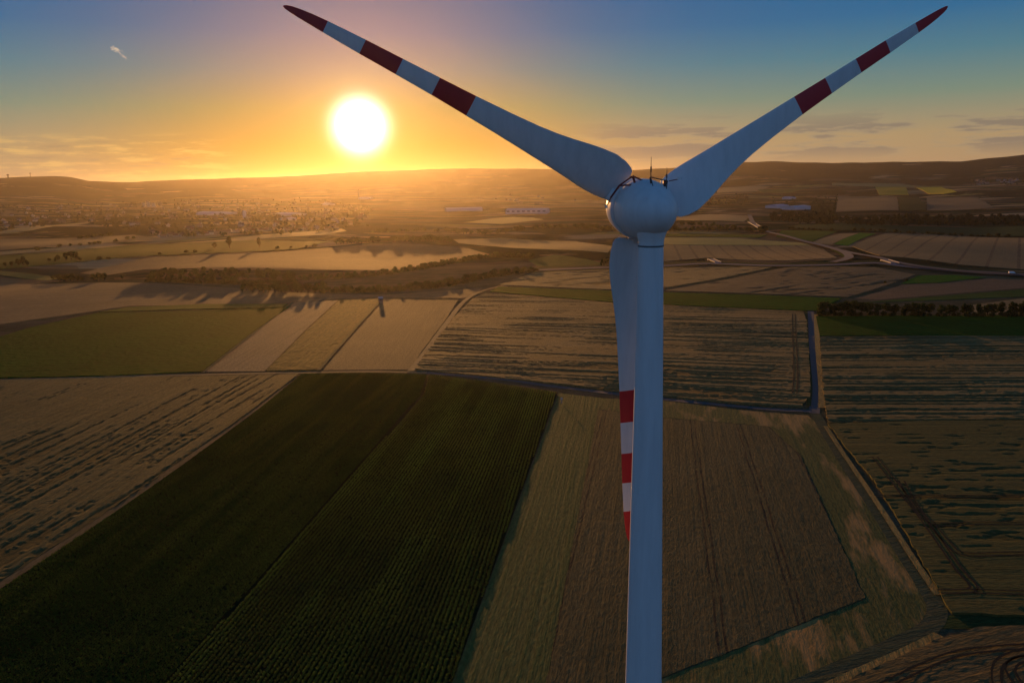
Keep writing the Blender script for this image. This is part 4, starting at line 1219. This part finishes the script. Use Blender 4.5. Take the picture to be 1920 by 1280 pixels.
def put_house(px, py, label, group, s=1.0):
    p = at(px, py)
    o = bpy.data.objects.new('house', random.choice(HOUSES)); COL.objects.link(o)
    o.location = (p[0], p[1], float(H(*p))); o.rotation_euler = (0, 0, random.choice((.3, .3 + math.pi / 2)) + random.gauss(0, .25)); o.scale = (s,) * 3
    tag(o, label, 'house', group)


n = 0
zone = [(-30, 392), (140, 386), (280, 378), (520, 374), (680, 382), (690, 420), (560, 436), (300, 442), (150, 416), (30, 428), (-30, 434)]
while n < 200:
    px, py = random.uniform(-30, 690), random.uniform(374, 442)
    if not inside(zone, np.array([px]), np.array([py]))[0]: continue
    put_house(px, py, 'small gabled house among trees in the hazy town at the left', 'houses of the hazy town', random.uniform(.9, 1.25)); n += 1
for i in range(46):
    t = i / 45
    put_house(300 + 330 * t, 446 - 14 * t - 3 * math.sin(t * 3) + random.uniform(-2.5, .5), 'small gabled house in the front row of the town, facing the fields', 'houses in the front row of the town', random.uniform(.8, 1.05))
for i in range(22):
    put_house(random.uniform(1815, 1950), random.uniform(338, 347), 'small house in the village under the right hand ridge', 'houses of the village at the right', 1.3)
for i in range(14):
    put_house(random.uniform(920, 1110), random.uniform(364, 385), 'scattered hillside house left of the nacelle', 'scattered houses left of the nacelle', 1.2)

metal_roof = plain_mat('hall_roof', (.36, .37, .40), .5, .1, .05, spec=.5)
hall_wall = plain_mat('hall_cladding', (.45, .45, .48), .6, .08, .05)
blue_roof = plain_mat('blue_hall_roof', (.20, .25, .38), .45, .1, .05, spec=.5)


def hall(px0, py0, px1, py1, depth, h, roof, label, windows=0, name='industrial_hall', cat='hall', wall=None):
    a, b = at(px0, py0), at(px1, py1); L = float(np.linalg.norm(b - a)); th = math.atan2(b[1] - a[1], b[0] - a[0]); c = (a + b) / 2
    root = empty(name, (c[0], c[1], float(H(*c))), th); tag(root, label, cat)
    mb = MB(); mb.box(-L / 2, L / 2, 0, depth, -6, h); mb.build('wall', wall or hall_wall, root)
    mb = MB(); mb.add([(-L / 2 - .6, -.6, h + .01), (L / 2 + .6, -.6, h + .01), (L / 2 + .6, depth + .6, h + .01), (-L / 2 - .6, depth + .6, h + .01),
                       (-L / 2 - .6, depth * .5, h + depth * .07), (L / 2 + .6, depth * .5, h + depth * .07)],
                      [(0, 1, 5, 4), (4, 5, 2, 3), (0, 4, 3), (1, 2, 5), (3, 2, 1, 0)]); mb.build('roof', roof, root)
    for i in range(windows):
        x = -L / 2 + L * (i + .5) / windows
        mb = MB(); mb.box(x - L / windows * .28, x + L / windows * .28, -.08, .04, h * .5, h * .78); mb.build('window', glassM, root)


hall(948, 402, 1025, 401, 70, 14, metal_roof, 'long pale industrial hall with a window row left of the nacelle', 8)
hall(838, 397, 905, 396, 60, 11, metal_roof, 'low grey hall between the sun glare and the long pale hall')
hall(368, 403, 430, 402, 60, 10, metal_roof, 'long low hall in the middle of the hazy town')
hall(516, 405, 548, 405, 60, 9, metal_roof, 'bright roofed shed in the town right of the silo')
hall(536, 414, 556, 413, 40, 8, hall_wall, 'smaller bright shed in the town below the other')
hall(1457, 391, 1479, 391, 55, 12, blue_roof, 'blue roofed hall, leftmost of the industrial pair at the right')
hall(1490, 394, 1520, 393, 55, 12, metal_roof, 'pale roofed hall, right one of the industrial pair')
hall(1466, 374, 1480, 374, 60, 10, blue_roof, 'small distant hall above the blue roofed one')
hall(672, 374, 694, 374, 60, 10, metal_roof, 'glinting far shed directly under the sun')
hall(602, 385, 612, 385, 60, 9, metal_roof, 'small glinting far shed left of the point under the sun')
for i, (px, w, h) in enumerate(((270, 18, 24), (279, 18, 28), (288, 20, 22))):
    p = at(px, 388); root = empty('apartment_block', (p[0], p[1], float(H(*p))), .3)
    tag(root, ('pale apartment block, leftmost of the three in the far town', 'tallest pale apartment block, middle of the three in the far town', 'pale apartment block, rightmost of the three in the far town')[i], 'apartment block')
    mb = MB(); mb.box(-w / 2, w / 2, -7, 7, -4, h); mb.build('wall', wallM[2], root)
    mb = MB(); mb.box(-w / 2 - .4, w / 2 + .4, -7.4, 7.4, h + .01, h + .8); mb.box(-2, 2, -2, 2, h + .8, h + 3.4); mb.build('roof', roofM[2], root)
    for r in range(int(h // 4)):
        mb = MB()
        for k in range(5): mb.box(-w / 2 + 1.6 + k * (w - 4) / 4, -w / 2 + 3.0 + k * (w - 4) / 4, -7.1, -6.9, 1.5 + r * 4, 3.2 + r * 4)
        mb.build('window', glassM, root)
p = at(459, 410); root = empty('silo', (p[0], p[1], float(H(*p)))); tag(root, 'pale upright silo standing in the middle of the town', 'silo')
mb = MB(); mb.lathe([(-3, 6), (26, 6)], 24); mb.build('silo_shell', hall_wall, root, True)
mb = MB(); mb.lathe([(26, 6.3), (30, .5), (30.3, .01)], 24); mb.build('silo_cap', metal_roof, root, True)
p = at(673, 368); root = empty('factory_chimney', (p[0], p[1], float(H(*p)))); tag(root, 'slender chimney rising under the sun', 'chimney')
mb = MB(); mb.lathe([(-3, 4.2), (50, 2.6), (50, 2.0), (48, 1.9)], 20); mb.build('shaft', wallM[3], root, True)
mb = MB(); mb.lathe([(44, 2.95), (44.1, 3.2), (46, 3.1), (46.1, 2.8)], 20); mb.build('band', roofM[0], root, True)

# lookouts on the left hand hill
for px, h, hw, lab in ((15, 20, 7, 'squat dark lookout on the far left hilltop, nearest the left edge'), (57, 25, 3.5, 'slim dark mast tower on the far left hilltop, right of the squat lookout')):
    d = ray(px, 331); az = math.atan2(d[0], d[1]); R = 9900
    x, y = R * math.sin(az), R * math.cos(az); z = float(H(x, y))
    root = empty('lookout_tower', (x, y, z)); tag(root, lab, 'tower')
    mb = MB(); mb.lathe([(-20, hw), (h, hw * .75)], 12); mb.build('shaft', roofM[2], root, True)
    mb = MB(); mb.lathe([(h, hw * .75), (h + 1, hw * 1.5), (h + 12, hw * 1.5), (h + 17, .1)], 12); mb.build('lookout_head', roofM[2], root, True)

# ------------------------------------------------------------------ small structures among the fields
p = at(714, 568); root = empty('transformer_tower', (p[0], p[1], float(H(*p))), .25)
tag(root, 'slim brown tower hut with a pale roof at the corner of the speckled olive strip', 'tower hut')
hutM = plain_mat('hut_render', (.22, .14, .10), .9, .2, .6)
mb = MB(); mb.box(-1.9, 1.9, -1.9, 1.9, -.3, 4.6); w_ = mb.build('wall', hutM, root)
mb = MB(); mb.box(-2.3, 2.3, -2.3, 2.3, 4.6, 4.9); mb.add([(-2.3, -2.3, 4.9), (2.3, -2.3, 4.9), (2.3, 2.3, 4.9), (-2.3, 2.3, 4.9), (-2.3, 0, 6.2), (2.3, 0, 6.2)], [(0, 1, 5, 4), (2, 3, 4, 5), (1, 2, 5), (3, 0, 4)])
mb.build('roof', metal_roof, root)
mb = MB(); mb.box(-.6, .6, -1.98, -1.88, -.1, 2.1); mb.build('door', wallM[3], root)
mb = MB(); mb.box(-.5, .5, -1.98, -1.88, 3.2, 3.9); mb.build('louvre', glassM, root)

p = at(1053, 757); root = empty('marker_post', (p[0], p[1], float(H(*p))))
tag(root, 'slim pale marker post at the far right corner of the dark maize', 'post')
mb = MB(); mb.tube((0, 0, -.2), (0, 0, 3.2), .12, .10, 10); mb.build('post', wallM[3], root, True)
mb = MB(); mb.box(-.45, .45, -.05, .05, 2.2, 3.4); mb.build('marker_board', plain_mat('pale_board', (.6, .55, .5), .6), root)
mb = MB(); mb.box(-.35, .35, -.14, .14, .5, 1.5); mb.build('meter_box', wallM[0], root)


def bridge(pa, pb, width, z, label, ext=0.0, piers=2):
    a, b = at(*pa), at(*pb); L = float(np.linalg.norm(b - a)) + ext; th = math.atan2(b[1] - a[1], b[0] - a[0]); c = (a + b) / 2
    root = empty('road_bridge', (c[0], c[1], float(H(*c))), th); tag(root, label, 'bridge')
    mb = MB(); mb.box(-L / 2, L / 2, -width / 2, width / 2, z, z + .9); mb.build('deck', plain_mat('bridge_concrete', (.16, .16, .165), .85), root)
    for s in (-1, 1):
        mb = MB(); mb.box(-L / 2, L / 2, s * width / 2 - .12, s * width / 2 + .12, z + .903, z + 1.5); mb.build('parapet', plain_mat('pale_parapet', (.42, .41, .38), .7), root)
        mb = MB(); mb.box(s * L / 2 - 1.2, s * L / 2 + 1.2, -width / 2, width / 2, -2, z - .003); mb.build('abutment', hall_wall, root)
    for k in range(piers):
        x = -L / 6 + k * L / 3
        mb = MB(); mb.box(x - .5, x + .5, -width / 2 + 1, width / 2 - 1, -2, z - .003); mb.build('pier', hall_wall, root)


bridge((1332, 488), (1346, 494), 9, 1.2, 'short field bridge with two bright parapets over the trunk road, right of the tower')
bridge((1406, 416), (1428, 432), 12, 1.6, 'bridge with curved looking bright parapets on the road beyond the golden field', 0, 1)
bridge((1658, 490), (1678, 496), 10, 1.2, 'bridge with a pale rail where the slip road meets the trunk road at the right')

# white van on the trunk road
p = at(1897, 515.5); root = empty('delivery_van', (p[0], p[1], float(H(*p)) + 1.0), -.2); tag(root, 'white van on the trunk road near the right edge', 'van')
mb = MB(); mb.box(-3.4, 1.6, -1.1, 1.1, .6, 3.0); mb.add([(1.6, -1.1, .6), (3.2, -1.1, .6), (3.2, 1.1, .6), (1.6, 1.1, .6), (1.6, -1.05, 2.7), (2.3, -1.0, 2.6), (2.3, 1.0, 2.6), (1.6, 1.05, 2.7), (3.2, -1.05, 1.5), (3.2, 1.05, 1.5)],
    [(0, 1, 8, 5, 4), (3, 7, 6, 9, 2), (4, 5, 6, 7), (5, 8, 9, 6), (1, 2, 9, 8)])
mb.build('body', plain_mat('white_van_paint', (.8, .8, .8), .35, spec=.5), root)
for x in (-2.2, 2.2):
    for y in (-1.0, 1.0):
        mb = MB(); mb.tube((x, y - .15, .45), (x, y + .15, .45), .45, .45, 16); mb.build('wheel', glassM, root)
